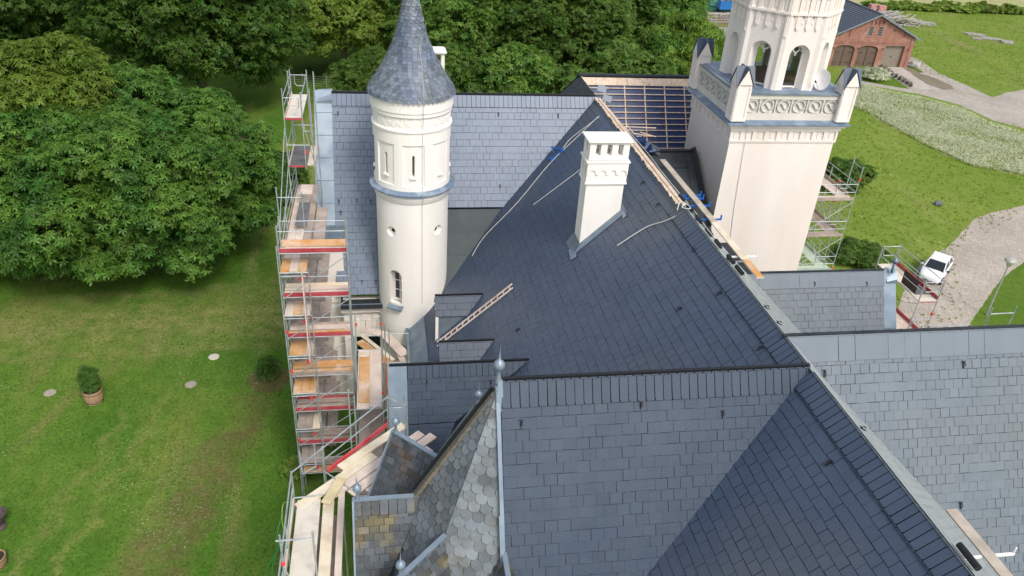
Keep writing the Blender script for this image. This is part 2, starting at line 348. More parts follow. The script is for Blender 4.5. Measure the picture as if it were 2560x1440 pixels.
# --- main west wall with eave strip
MB().bb((1.3, 20.5, 0), (1.9, 34, 6.3)).build('west_wall', CREAM, castle)
mb = MB()
for i in range(6): mb.hexa([(.98, 23.9+i*1.55, 6.22), (1.75, 23.9+i*1.55, zw(1.75)+.02), (1.75, 25.43+i*1.55, zw(1.75)+.02), (.98, 25.43+i*1.55, 6.22), (.98, 23.9+i*1.55, 6.27), (1.75, 23.9+i*1.55, zw(1.75)+.05), (1.75, 25.43+i*1.55, zw(1.75)+.05), (.98, 25.43+i*1.55, 6.27)])
mb.build('eave_flashing', ZINC, castle)
MB().bb((.86, 23.9, 6.12), (.99, 33.2, 6.34)).build('eave_gutter', ZINC_D, castle)
MB().path([V(.95, 33.1, 6.35), V(1.2, 33.5, 6.6), V(1.9, 33.55, 7.3), V(2.6, 33.9, 8.0), V(3.05, 34.6, 8.5), V(3.2, 35.4, 8.75)], .09, 6).build('flashing', BLACK, castle)
# --- low west gable
gz = lambda y: 10.35-(23.6-y)*T60
lowg, _ = roofplane('gable_roof_slope', [(.66, 23.6, 10.35), (5.25, 23.6, 10.35), (2.4, 21.6+.9, gz(22.5)), (.66, 22.5, gz(22.5))], (1, 0, 0), .36, .30, SS, castle, label='dark slate slope of the small west gable', ridge=.5)
lowg2, _ = roofplane('gable_roof_slope', [(.66, 22.49, gz(22.49)), (2.4, 22.49, gz(22.49)), (1.15, 20.9, gz(20.9)), (.66, 20.9, gz(20.9))], (1, 0, 0), .36, .30, SS, castle)
MB().poly([(.66, 23.62, 10.35), (5.25, 23.62, 10.35), (2.4, 25.5, gz(21.7)), (.66, 25.8, gz(21.4))]).build('gable_roof_back_slope', SLATE_S, castle)
MB().beam((.0, 23.62, 10.41), (5.3, 23.62, 10.41), .08, .08).build('ridge_cap', BLACK, castle)
coping(-.06, .66, 23.7, 10.38, 21.2, T60, 'gable_coping', castle, capn=False, sheets=3)
MB().prism([(.0, 23.6, 10.2), (.0, 20.8, 5.4), (.0, 20.8, 0), (.0, 26.4, 0), (.0, 26.4, 5.4)], (.6, 0, 0)).build('gable_wall', CREAM, castle)
# --- dormers
def dormer(y, z, x0, x1, label, pane):
    t = 1.2; yb = y-.62; zb = z-.62*t
    d = MB(); d.bb((x0+.06, yb+.12, zw(x0)-.2), (x0+.16, y+.5, zb+.02)); 
    d.poly([(x0+.1, yb+.1, zw(x0)-.1), (x0+.1, yb+.1, zb), (x0+(zb-zw(x0))/T44, yb+.1, zb)]); 
    o = d.build('dormer', ZINC_D, castle, label)
    xi = RX-(RZ-zb)/T44
    rp, _ = roofplane('dormer_roof', [(x0, y, z), (x1, y, z), (xi, yb, zb), (x0, yb, zb)], (1, 0, 0), .36, .30, SS, o)
    MB().poly([(x0, y, z), (x1, y, z), (xi, y+.62, zb), (x0, y+.62, zb)]).build('dormer_roof_back', SLATE_S, o)
    MB().beam((x0, y, z+.045), (x1, y, z+.045), .07, .07).build('ridge_cap', BLACK, o)
    MB().bb((x0+.0, yb+.02, zw(x0)+.05), (x0+.13, yb+.14, zb)).build('corner_post', pane, o)
    MB().bb((x0+.04, yb+.15, zw(x0)+.15), (x0+.05, y+.35, zb-.05)).build('window_pane', GLASS, o)
    return o
d1 = dormer(30.0, 9.44, 2.13, 4.31, 'small slated dormer at the foot of the wooden ladder', CREAM_L)
MB().hexa([(2.1, 29.3, 7.30), (2.34, 29.3, 7.52), (2.34, 29.5, 7.56), (2.1, 29.5, 7.34), (2.1, 29.3, 7.38), (2.34, 29.3, 7.60), (2.34, 29.5, 7.64), (2.1, 29.5, 7.42)]).build('flashing', ZINC, d1)
d2 = dormer(26.3, 9.47, 2.05, 4.36, 'small slated dormer beside the low west gable', WOODN)
MB().poly([(2.3, 25.75, 8.15), (3.0, 25.75, 8.15), (3.0, 25.75, 8.4), (2.3, 25.75, 8.4)]).build('membrane_patch', BLUE, d2)
# --- near west wing, full height
nz = lambda y: RZ-(15.2-y)*T60
nearw, nN = roofplane('wing_roof_slope', [(2.75, 15.2, RZ), (RX, 15.2, RZ), (3.92, 11.2, nz(11.2)), (2.75, 11.2, nz(11.2))], (1, 0, 0), .345, .295, SS, castle, label='grey slate slope of the near wing in the foreground', gap=.007)
rb = MB(); ev = V(0, 1, T60).normalized()
slates(rb, V(2.75, 15.2, RZ)+nN*.03, V(1, 0, 0), ev, [(0, -.66), (8.35, -.66), (8.35, .04), (0, .04)], .235, .66, RIDG, gap=.024, lift=.03, jit=.008); 
rb.build('ridge_course', SS, nearw)
nearw2, _ = roofplane('wing_roof_slope', [(2.75, 11.19, nz(11.19)), (3.92, 11.19, nz(11.19)), (3.3, 10.2, nz(10.2)), (2.75, 10.2, nz(10.2))], (1, 0, 0), .345, .295, SS, castle)
MB().poly([(2.75, 15.25, RZ), (RX, 15.25, RZ), (2.75, 19.9, RZ-4.65*T60)]).build('wing_roof_back_slope', SLATE_S, castle)
MB().beam((2.72, 15.24, RZ+.07), (RX-.02, 15.24, RZ+.07), .09, .09).build('ridge_cap', BLACK, castle)
mb = MB(); mb.beam((2.66, 15.22, RZ+.02), (2.70, 13.05, nz(13.05)+.06), .10, .05, up=(0, -1, .6)); mb.beam((2.66, 13.5, nz(13.5)+.06), (2.72, 11.3, nz(11.3)+.08), .10, .05, up=(0, -1, .6)); mb.build('hip_flashing', ZINC, castle)
MB().bb((.4, 13.6, 0), (2.0, 16.8, 9.6)).build('wing_wall', CREAM, castle)
# --- east wing E1 (nearest, full height)
e1, nE = roofplane('wing_roof_slope', [(RX, 16.6, RZ), (26, 16.6, RZ), (26, 7.5, RZ-9.1*T60), (15.5, 7.5, RZ-9.1*T60), (RX+.3, 14.5, RZ-2.1*T60)], (1, 0, 0), .30, .28, SE_, castle, label='pale grey slate slope of the east wing at right', gap=.009)
rb = MB(); slates(rb, V(RX, 16.6, RZ)+nE*.03, V(1, 0, 0), ev, [(0, -.72), (15, -.72), (15, .04), (0, .04)], .52, .72, RECT, gap=.004, lift=.02, jit=.001); rb.build('ridge_course', [SLATE_B, SLATE_E], e1)
MB().poly([(RX, 16.65, RZ), (26, 16.65, RZ), (26, 21.5, RZ-4.9*T60), (14, 21.5, RZ-4.9*T60)]).build('wing_roof_back_slope', SLATE_E, castle)
mb = MB(); x = RX-.1
while x < 25: mb.beam((x, 16.64, RZ+.06), (x+.40, 16.64, RZ+.075), .11, .06); x += .37
mb.build('ridge_cap', FELT, castle)
MB().bb((21.3, 9, 0), (26, 22, 8.0)).build('wing_wall', CREAM, castle)
# --- east gable E2
e2, _ = roofplane('gable_roof_slope', [(13.5, 26.0, 12.5), (21.0, 26.0, 12.5), (21.0, 21.6, 12.5-4.4*T60), (15.5, 21.6, 12.5-4.4*T60), (13.5, 23, 12.5-3*T60)], (1, 0, 0), .333, .295, SE_, castle, label='slate slope of the small east gable beside the tower', gap=.010)
rb = MB(); slates(rb, V(13.5, 26., 12.5)+nE*.03, V(1, 0, 0), ev, [(0, -.62), (7.5, -.62), (7.5, .04), (0, .04)], .45, .62, RECT, gap=.004, lift=.02, jit=.001); rb.build('ridge_course', [SLATE_B, SLATE_E], e2)
MB().poly([(13.5, 26.05, 12.5), (21, 26.05, 12.5), (21, 29.5, 12.5-3.45*T60), (13.5, 29.5, 12.5-3.45*T60)]).build('gable_roof_back_slope', SLATE_E, castle)
MB().beam((13.4, 26.04, 12.57), (21.0, 26.04, 12.57), .10, .08).build('ridge_cap', FELT, castle)
coping(21.0, 21.6, 26.1, 12.5, 22.2, T60, 'gable_coping', castle, sheets=3)
MB().prism([(21.05, 26.1, 12.3), (21.05, 22.4, 5.9), (21.05, 22.4, 0), (21.05, 29.8, 0), (21.05, 29.8, 5.9)], (.5, 0, 0)).build('gable_wall', CREAM, castle)
# small roof box at the tower foot
mb = MB(); sb, _ = roofplane('annex_roof', [(14.2, 29.6, 11.15), (16.7, 29.6, 11.15), (16.7, 28.2, 9.7), (14.2, 28.2, 9.7)], (1, 0, 0), .333, .3, SE_, castle)
MB().bb((14.3, 28.4, 7), (16.68, 31.5, 11.1)).build('annex_wall', FELT, castle); MB().beam((14.2, 29.64, 11.18), (16.72, 29.64, 11.18), .08, .06).build('ridge_cap', FELT, castle)
# --- felted roof between ridge and tower
az = lambda y: 11.1+(y-33.1)*.74
mb = MB(); mb.poly([(RX+.5, 31.0, az(31.0)), (16.22, 33.1, az(33.1)), (16.22, 36.8, az(36.8)), (12.6, 36.8, az(36.8))]); mb.poly([(12.6, 36.8, az(36.8)), (16.22, 36.8, az(36.8)), (16.22, 38.6, 12.0), (12.6, 38.6, 12.2)]); mb.poly([(12.0, 28.0, 9.6), (16.22, 31.0, 9.6), (16.22, 33.1, az(33.1)), (RX+.5, 31.0, az(31.0))])
fr = mb.build('felt_roof', FELT, castle, 'black felted roof between the ridge and the square tower')
mb = MB(); mb.beam((16.1, 33.1, az(33.1)+.12), (16.1, 36.8, az(36.8)+.12), .25, .04, up=(-.6, 0, .8)); mb.beam((12.7, 36.7, az(36.7)+.05), (16.2, 36.75, az(36.7)+.07), .28, .03); mb.beam((13.3, 33.0, az(33.)+.02), (15.6, 33.9, az(33.9)+.02), .03, .02); mb.beam((13.2, 35.9, az(35.9)+.02), (15.7, 35.9, az(35.9)+.02), .03, .02); mb.beam((15.55, 33.6, az(33.6)+.02), (15.6, 36.3, az(36.3)+.02), .03, .02); mb.build('felt_upstand', BLACK, fr)
MB().beam((RX+.75, 36.9, RZ-1.25), (15.6, 37.2, 12.35), .5, .06).build('valley_flashing', FELT_G, castle)
MB().beam(PY(1606, 357, 36.4), PY(1692, 404, 37.0), .5, .06, up=(0, -.6, .8)).build('valley_flashing', FELT_G, castle)
# --- back wing with open battens
bz = lambda y, l=0: RZ-(42.6-y)*T55+l
mb = MB(); mb.poly([(RX-.1, 42.55, bz(42.55)), (22.5, 42.55, bz(42.55)), (22.5, 36.5, bz(36.5)), (RX+.4, 36.5, bz(36.5))]); mem = mb.build('batten_roof', MEMB, castle, 'unfinished roof slope of blue membrane under open battens')
up55 = V(0, -math.sin(math.radians(55)), math.cos(math.radians(55)))
mb = MB(); x = RX+1.35
while x < 22: mb.beam(V(x, 42.3, bz(42.3))+up55*.03, V(x, 36.6, bz(36.6))+up55*.03, .065, .045, up=up55); x += 1.19
mb.build('counter_batten', WOODN, mem)
L55 = V(0, math.cos(math.radians(55)), math.sin(math.radians(55)))
for i in range(24):
    c = V(0, 42.6, RZ)-L55*(.72+i*.345)+up55*.075
    x0 = RX+.15+.13*i
    mb = MB(); xx = x0
    while xx < 22.4:
        x2 = min(22.4, xx+random.uniform(3, 4.5)); mb.beam((xx, c.y, c.z+random.uniform(-.008, .008)), (x2-.01, c.y, c.z), .05, .04, up=up55); xx = x2
    if i < 16: mb.build('batten', WOODN, mem)
mb = MB(); c = V(0, 42.6, RZ)-L55*.33+up55*.07
xx = RX+.1
while xx < 22: mb.beam((xx, c.y, c.z), (xx+2.6, c.y+random.uniform(-.004, .004), c.z), .44, .03, up=up55); xx += 2.62
mb.build('ridge_board', WOODN, mem)
mb = MB()
for x in (12.35, 14.35, 14.45, 16.2, 17.9, 18.15, 18.9): mb.beam((x, c.y+.05, c.z+.02), (x+.09, c.y+.05, c.z+.02), .06, .03, up=up55)
mb.build('knot_hole', BLACK, mem)
mb = MB(); mb.beam((RX-.1, 42.62, RZ+.06), (22.5, 42.62, RZ+.06), .30, .10); mb.build('ridge_felt', FELT, mem)
MB().beam((RX+.02, 42.4, RZ), (RX+2.6, 38.6, RZ-3.2), .06, .05).build('valley_batten', WOODN, mem)
MB().poly([(RX-.1, 42.65, RZ), (22.5, 42.65, RZ), (22.5, 48.6, bz(36.6)), (6, 48.6, bz(36.6))]).build('wing_roof_back_slope', FELT, castle)
MB().bb((11.5, 38.8, 0), (22.3, 47, 8.0)).build('wing_wall', CREAM, castle)
MB().poly([(22.4, 42.6, RZ-.05), (22.4, 37, bz(37)), (22.4, 37, 6), (22.4, 48, 6), (22.4, 48, bz(37.2))]).build('gable_wall', CREAM, castle)
# debris of boards, slate offcuts and foil caught in the valley (parts fixed to the roof edge)
mb = MB(); mb2 = MB(); mb3 = MB()
for a, b, wd in (((1540, 345), (1580, 362), .1), ((1552, 316), (1640, 320), .06), ((1560, 330), (1628, 340), .06), ((1565, 310), (1590, 340), .05), ((1600, 330), (1640, 342), .05)):
    p, q = PY(*a, 36.5), PY(*b, 36.3); mb.beam(p, q, wd, .03)
mb.build('loose_batten', WOODN, mem)
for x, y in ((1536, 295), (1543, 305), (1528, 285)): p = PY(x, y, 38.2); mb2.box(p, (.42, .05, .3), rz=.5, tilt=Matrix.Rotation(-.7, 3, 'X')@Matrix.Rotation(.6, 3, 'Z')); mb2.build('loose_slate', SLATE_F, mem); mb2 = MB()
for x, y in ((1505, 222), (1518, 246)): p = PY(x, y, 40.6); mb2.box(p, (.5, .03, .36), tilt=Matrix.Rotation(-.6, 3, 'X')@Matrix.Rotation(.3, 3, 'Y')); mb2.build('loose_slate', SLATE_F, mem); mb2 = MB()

for k in range(9):
    x = 1580+k*7; p = PY(x, 345+k*4+random.uniform(-6, 6), 35.4); r = random.uniform(.18, .34)
    mb3.box(p, (r*1.3, r, r*.5), tilt=Matrix.Rotation(random.uniform(-.8, .8), 3, 'X')@Matrix.Rotation(random.uniform(-1, 1), 3, 'Y'))
mb3.build('crumpled_foil', MEMB, mem)
# ================================================================ ROUND TURRET
TC = V(1.35, 35.3, 0)
tur = MB().lathe(TC, [(1.75, 4.2), (1.75, 15.75), (1.82, 15.8), (1.82, 15.9)], 72).build('round_turret', CREAM_L, castle, 'slim round turret with fish scale slate cone', smooth=True)
# corbelled foot
MB().lathe(TC, [(.5, 2.6), (1.0, 3.4), (1.5, 3.9), (1.78, 4.25)], 48).build('corbel', CREAM_L, tur, smooth=True)
R1 = 1.75
def arcbox(mb, a0, a1, z0, z1, r0, r1, n=6, m=0, topfall=0):
    for i in range(n):
        b0, b1 = a0+(a1-a0)*i/n, a0+(a1-a0)*(i+1)/n; P = []
        for z in (z0, z1):
            for r, b in ((r0, b0), (r1, b0), (r1, b1), (r0, b1)): P.append((TC.x+r*math.cos(b), TC.y+r*math.sin(b), z))
        mb.hexa(P, m)
# pilaster strips and horizontal bands that leave eight sunk panels
mb = MB()
for k in range(8):
    a = -math.pi/2+math.pi/8+.0+k*math.pi/4; arcbox(mb, a-.115, a+.115, 13.1, 15.25, R1-.02, R1+.07, 2)
arcbox(mb, 0, 2*math.pi, 15.25, 15.85, R1-.02, R1+.07, 64); arcbox(mb, 0, 2*math.pi, 12.95, 13.25, R1-.02, R1+.07, 64)
mb.build('panel_frame', CREAM_L, tur)
mb = MB(); arcbox(mb, 0, 2*math.pi, 15.85, 15.93, R1, R1+.13, 64); arcbox(mb, 0, 2*math.pi, 16.55, 16.75, R1, R1+.12, 64); arcbox(mb, 0, 2*math.pi, 16.75, 17.3, R1, R1+.17, 64); arcbox(mb, 0, 2*math.pi, 15.93, 16.55, R1-.1, R1+.02, 64)
mb.build('cornice', CREAM_L, tur)
mb = MB()
for k in range(26):
    a = k*2*math.pi/26
    for da0, da1, z0, z1 in ((-.1, .1, 16.45, 16.55), (-.1, -.055, 16.05, 16.42), (.055, .1, 16.05, 16.42)): arcbox(mb, a+da0, a+da1, z0, z1, R1, R1+.04, 1)
    arcbox(mb, a-.04, a+.04, 16.12, 16.3, R1, R1+.05, 1)
mb.build('dentil_frieze', CREAM_L, tur)
ld = MB().lathe(TC, [(1.76, 12.72), (1.80, 12.70), (2.04, 12.78), (2.05, 12.86), (1.78, 13.02)], 72).build('ledge', ZINC_B, tur, 'blue zinc ledge around the turret', smooth=False)
MB().lathe(TC, [(1.75, 12.3), (1.82, 12.36), (1.80, 12.5), (1.9, 12.62), (1.78, 12.75)], 64).build('moulding', CREAM_L, tur, smooth=True)
SL = []
for k in range(8):
    a = -math.pi/2+k*math.pi/4; c, s = math.cos(a), math.sin(a); ex = V(-s, c, 0); er = V(c, s, 0); mb = MB()
    P = lambda u, r, z: TC+ex*u+er*r+V(0, 0, z)
    SL.append((P, er))
    def qb(u0, u1, z0, z1, r0, r1): mb.hexa([P(u0, r0, z0), P(u1, r0, z0), P(u1, r1, z0), P(u0, r1, z0), P(u0, r0, z1), P(u1, r0, z1), P(u1, r1, z1), P(u0, r1, z1)])
    qb(-.15, .15, 13.62, 13.70, R1-.05, R1+.09); mb.build('slit_sill', CREAM_L, tur)
    mg = MB(); mg.hexa([P(-.12, R1-.30, 13.7), P(.12, R1-.30, 13.7), P(.12, R1-.27, 13.7), P(-.12, R1-.27, 13.7), P(-.12, R1-.30, 14.85), P(.12, R1-.30, 14.85), P(.12, R1-.27, 14.85), P(-.12, R1-.27, 14.85)])
    mg.build('slit_window', GLASS, tur)
# two round oculi and the arched stair window, cut with a boolean
def cutter(name, mb):
    o = mb.build(name, CREAM_L, None); return o
cuts = []
for px in (977, 1101):
    p = PY(px, 580, 33.9); a = math.atan2(p.y-TC.y, p.x-TC.x); 
    p = TC+V(math.cos(a), math.sin(a), 0)*1.75; p.z = 10.75; d = V(math.cos(a), math.sin(a), 0)
    cuts.append((MB().tube(p-d*.22, p+d*.3, .19, 24, r2=.36), p, d))
p = PY(987, 730, 33.75); aw = math.atan2(p.y-TC.y, p.x-TC.x); dw = V(math.cos(aw), math.sin(aw), 0); tw = V(-dw.y, dw.x, 0); pw = TC+dw*1.75; zw0, zw1 = 6.7, 8.3
arch = [(-.33, zw0), (.33, zw0)]+[(.33*math.cos(t), zw1+.33*math.sin(t)) for t in np.linspace(0, math.pi, 9)]
for P, er in SL:
    cuts.append((MB().prism([P(u, R1-.29, z) for u, z in [(-.085, 13.72), (.085, 13.72), (.085, 14.66), (.06, 14.74), (0, 14.775), (-.06, 14.74), (-.085, 14.66)]], er*.6), None, None))
cuts.append((MB().prism([pw+tw*u+dw*(-.52)+V(0, 0, z) for u, z in arch], dw*1.1), pw, dw))
import bmesh
solid = MB().lathe(TC, [(1.0, 4.2), (1.75, 4.2), (1.75, 15.9), (1.0, 15.9), (1.0, 4.2)], 72)
me_old = tur.data; tmp = solid.build('tmp', CREAM_L); 
for cmb, _, _ in cuts:
    c = cmb.build('cut', CREAM_L); bo = tmp.modifiers.new('b', 'BOOLEAN'); bo.object = c; bo.operation = 'DIFFERENCE'; bo.solver = 'EXACT'
    dg = bpy.context.evaluated_depsgraph_get(); nm = bpy.data.meshes.new_from_object(tmp.evaluated_get(dg)); tmp.modifiers.clear(); tmp.data = nm; bpy.data.objects.remove(c)
tur.data = tmp.data; bpy.data.objects.remove(tmp)
tur.data.polygons.foreach_set('use_smooth', [False]*len(tur.data.polygons))
for cmb, p, d in cuts[:2]:
    q = p-d*.2; MB().tube(q-d*.02, q+d*.02, .1, 16).build('oculus', GLASS, tur)
q = pw-dw*.5; mb = MB()
for u0, u1, z0, z1 in ((-.33, -.28, 6.7, 8.5), (.28, .33, 6.7, 8.5), (-.025, .025, 6.7, 8.6), (-.33, .33, 7.25, 7.285), (-.33, .33, 7.8, 7.835), (-.33, .33, 8.25, 8.29), (-.33, .33, 6.7, 6.75)): mb.hexa([q+tw*u0+V(0, 0, z0), q+tw*u1+V(0, 0, z0), q+tw*u1+dw*.05+V(0, 0, z0), q+tw*u0+dw*.05+V(0, 0, z0), q+tw*u0+V(0, 0, z1), q+tw*u1+V(0, 0, z1), q+tw*u1+dw*.05+V(0, 0, z1), q+tw*u0+dw*.05+V(0, 0, z1)])
st = mb.build('stair_window', WHITE, tur)
MB().prism([q+dw*.01+tw*u+V(0, 0, z) for u, z in arch], dw*.01).build('pane', GLASS, tur)
MB().hexa([pw-dw*.3-tw*.42+V(0, 0, 6.68), pw-dw*.3+tw*.42+V(0, 0, 6.68), pw+dw*.22+tw*.42+V(0, 0, 6.4), pw+dw*.22-tw*.42+V(0, 0, 6.4), pw-dw*.3-tw*.42+V(0, 0, 6.72), pw-dw*.3+tw*.42+V(0, 0, 6.72), pw+dw*.22+tw*.42+V(0, 0, 6.5), pw+dw*.22-tw*.42+V(0, 0, 6.5)]).build('sill', ZINC, tur)
# cone roof of fish scale slates
prof = [(1.99, 17.28), (1.95, 17.45), (1.58, 18.0), (1.30, 18.45), (.98, 19.05), (.71, 19.7), (.54, 20.3), (.40, 20.9), (.22, 21.9), (.05, 23.2)]
def cr(z):
    for (r0, z0), (r1, z1) in zip(prof[:-1], prof[1:]):
        if z <= z1: return r0+(r1-r0)*(z-z0)/(z1-z0)
    return .05
mb = MB(); mb.lathe(TC, [(1.7, 17.25)]+[(r-.03, z) for r, z in prof], 48, m=1)
z = 17.24; k = 0
while z < 23:
    r = cr(z+.1); n = max(8, int(2*math.pi*r/.215)); hgt = .135
    for i in range(n):
        a0 = 2*math.pi*(i+.5*(k % 2))/n; ww = 2*math.pi/n; P = []; j = random.uniform(-.012, .016); jz = random.uniform(-.015, .015)
        for px, py in SCAL:
            zz = z+jz+py*hgt*1.25; a = a0+ww*(px-.5)*.96; rr = cr(zz)+.012+(.028+j)*(1-min(1.4, py)*.7)
            P.append((TC.x+rr*math.cos(a), TC.y+rr*math.sin(a), zz))
        mb.poly(P, 0)
    z += hgt; k += 1
mb.build('cone_roof', [CONE_SLATE, GAP], tur, 'steep round cone of mottled fish scale slates')
pts = [TC+V((cr(z)+.05)*math.cos(a), (cr(z)+.05)*math.sin(a), z) for z, a in ((19.5, -1.2), (18.9, -1.22), (18.2, -1.27), (17.6, -1.33), (17.25, -1.35))]+[TC+V(1.95*math.cos(-1.35), 1.95*math.sin(-1.35), 16.6), TC+V(1.86*math.cos(-1.35), 1.86*math.sin(-1.35), 15.9), TC+V(1.84*math.cos(-1.35), 1.84*math.sin(-1.35), 13.1), TC+V(2.07*math.cos(-1.35), 2.07*math.sin(-1.35), 12.85), TC+V(1.77*math.cos(-1.35), 1.77*math.sin(-1.35), 12.2), TC+V(1.77*math.cos(-1.35), 1.77*math.sin(-1.35), 6.8)]
MB().path(pts, .011, 5).build('lightning_cable', mat('cable_grey', (.5, .48, .45), .7), tur)
MB().path([TC+V(.45*math.cos(t)+.1, .45*math.sin(t)-.2, 20.5+t*.1) for t in (-.8, -.4, 0, .5)], .012, 5).build('wire_loop', STEEL, tur)
# chimney at the far side, seen past the cone
p = PY(1097, 165, 42.5); fc = MB(); X0 = p.x
fc.bb((X0-.36, 42.1, 12), (X0+.28, 42.9, 16.65)); fc.bb((X0-.42, 42.03, 16.05), (X0+.34, 42.97, 16.18)); fc.bb((X0-.40, 42.05, 17.15), (X0+.32, 42.95, 17.25))
for a, b in ((-.36, -.16), (.1, .28)): fc.bb((X0+a, 42.1, 16.65), (X0+b, 42.9, 17.15))
fc.hexa([(X0-.46, 41.95, 17.25), (X0+.40, 41.95, 17.25), (X0+.40, 43.05, 17.25), (X0-.46, 43.05, 17.25), (X0-.36, 42.1, 17.38), (X0+.28, 42.1, 17.38), (X0+.28, 42.9, 17.38), (X0-.36, 42.9, 17.38)])
fc = fc.build('chimney', CREAM_L, castle, 'cream chimney half hidden behind the turret cone', bevel=.015)
# ================================================================ BIG CHIMNEY on the west slope
ch = MB(); x0, x1, y0, y1 = 7.95, 9.52, 27.8, 28.7
ch.bb((x0, y0, 11.2), (x1, y1, 15.85)); ch.bb((x0-.08, y0-.08, 15.85), (x1+.08, y1+.08, 15.93)); ch.bb((x0-.05, y0-.05, 15.93), (x1+.05, y1+.05, 16.75)); ch.bb((x0-.11, y0-.11, 16.75), (x1+.11, y1+.11, 16.83)); ch.bb((x0-.02, y0-.02, 16.85), (x1+.02, y1+.02, 17.05))
nx = 4
for i in range(nx): xa = x0-.02+i*(x1-x0+.04-.26)/3; ch.bb((xa, y0-.02, 17.05), (xa+.26, y0+.22, 17.5)); ch.bb((xa, y1-.22, 17.05), (xa+.26, y1+.02, 17.5))
ch.bb((x0-.02, y0+.22, 17.05), (x0+.2, y0+.33, 17.5)); ch.bb((x0-.02, y1-.33, 17.05), (x0+.2, y1-.22, 17.5)); ch.bb((x1-.2, y0+.22, 17.05), (x1+.02, y0+.33, 17.5)); ch.bb((x1-.2, y1-.33, 17.05), (x1+.02, y1-.22, 17.5))
ch.bb((x0-.02, y0-.02, 17.5), (x1+.02, y1+.02, 17.62))
big = ch.build('chimney', CREAM_L, castle, 'tall cream chimney with arched frieze on the west slope', bevel=.012)
MB().bb((x0-.12, y0-.12, 17.60), (x1+.12, y1+.12, 17.67)).build('cap', CREAM_L, big, bevel=.015)
def archband(mb, xs, w, zs, y, d=.045, zt=16.72, n=8):
    """frieze of small arches standing proud of the wall plane Y=y"""
    for x in xs:
        A = [(x-w/2, zt), (x-w/2, zs-.06), (x-w/2+.06, zs-.06), (x-w/2+.06, zs)]
        cx, r = x+.02, w*.34
        pts = [(cx-r*math.cos(t), zs+r*math.sin(t)) for t in np.linspace(0, math.pi, n)]
        for (a, b), (c, e) in zip(pts[:-1], pts[1:]): mb.hexa([(a, y-d, b), (c, y-d, e), (c, y, e), (a, y, b), (a, y-d, zt), (c, y-d, zt), (c, y, zt), (a, y, zt)])
        mb.bb((x-w/2, y-d, zs-.06), (cx-r, y, zt)); mb.bb((cx+r, y-d, zs-.06), (x+w/2, y, zt))
mb = MB(); W = (x1-x0+.1)/4; archband(mb, [x0-.05+W*(i+.5) for i in range(4)], W, 16.32, y0-.05); mb.build('arch_frieze', CREAM_L, big)
mb = MB()
for i in range(2):
    yy = y0+.1+i*.42; mb.bb((x0-.075, yy, 16.3), (x0-.05, yy+.1, 16.6))
mb.build('side_relief', CREAM_D, big)
mb = MB(); e = .22
f0 = lambda x, y, l=.0: (x, y, zw(x)+l)
mb.poly([f0(x0-.25, y0-e, .05), f0(x1+.1, y0-e, .05), f0(x1+.05, y0-.015, .22), f0(x0-.02, y0-.015, .22)]); mb.poly([f0(x0-.3, y0-e, .05), f0(x0-.02, y0-.02, .30), f0(x0-.02, y1, .30), f0(x0-.3, y1+.1, .05)]); mb.poly([f0(x1+.02, y0-e, .05), f0(x1+.22, y0-e-.1, .05), f0(x1+.22, y1, .05), f0(x1+.02, y1, .3)])
mb.build('flashing', ZINC_D, big)
mb = MB(); mb.poly([f0(x1+.0, y0-e-.25, .06), f0(x1+.13, y0-e-.25, .06), f0(x1+.13, y0+.0, .14), f0(x1+.03, y0+.0, .14)]); mb.build('flashing_end', ZINC, big); mb = MB(); mb.poly([f0(x0-.42, y0-.45, .07), f0(x0-.2, y0-.5, .07), f0(x0-.12, y0-.02, .12), f0(x0-.35, y0+.3, .1)]); mb.build('flashing_end', ZINC, big)
# ================================================================ SQUARE TOWER
tx0, tx1, ty0, ty1 = 16.42, 21.85, 33.5, 38.75
tcx, tcy = (tx0+tx1)/2, (ty0+ty1)/2
tw_ = MB(); tw_.bb((tx0, ty0, 0), (tx1, ty1, 15.5)); tw_.bb((tx0-.06, ty0-.06, 15.5), (tx1+.06, ty1+.06, 15.58))
tower = tw_.build('square_tower', CREAM, castle, 'square cream tower carrying an octagonal belvedere')
def ringbox(mb, g, z0, z1, gi=.3, m=0):
    mb.bb((tx0-g, ty0-g, z0), (tx1+g, ty0+gi, z1), m); mb.bb((tx0-g, ty1-gi, z0), (tx1+g, ty1+g, z1), m); mb.bb((tx0-g, ty0+gi, z0), (tx0+gi, ty1-gi, z1), m); mb.bb((tx1-gi, ty0+gi, z0), (tx1+g, ty1-gi, z1), m)
mb = MB(); ringbox(mb, .0, 15.58, 16.25); ringbox(mb, .13, 16.12, 16.3); ringbox(mb, .26, 16.3, 16.45); mb.build('cornice', CREAM, tower, bevel=.01)
def panelrow(mb, o, u, n, w, z0, z1, num, depth=.07):
    """row of coffered panels: frame strips standing out along direction u from o, outward n"""
    pw_ = w/num
    def b(a0, a1, c0, c1, d0, d1): mb.hexa([o+u*a0+n*d0+V(0, 0, c0), o+u*a1+n*d0+V(0, 0, c0), o+u*a1+n*d1+V(0, 0, c0), o+u*a0+n*d1+V(0, 0, c0), o+u*a0+n*d0+V(0, 0, c1), o+u*a1+n*d0+V(0, 0, c1), o+u*a1+n*d1+V(0, 0, c1), o+u*a0+n*d1+V(0, 0, c1)])
    b(0, w, z1-.1, z1, -.05, depth); b(0, w, z0, z0+.06, -.05, depth)
    for i in range(num):
        a = i*pw_; b(a, a+pw_*.17, z0+.06, z1-.1, -.05, depth); b(a+pw_*.83, a+pw_, z0+.06, z1-.1, -.05, depth)
        b(a+pw_*.33, a+pw_*.67, z0+.13, z1-.2, -.05, depth*.45)
mb = MB()
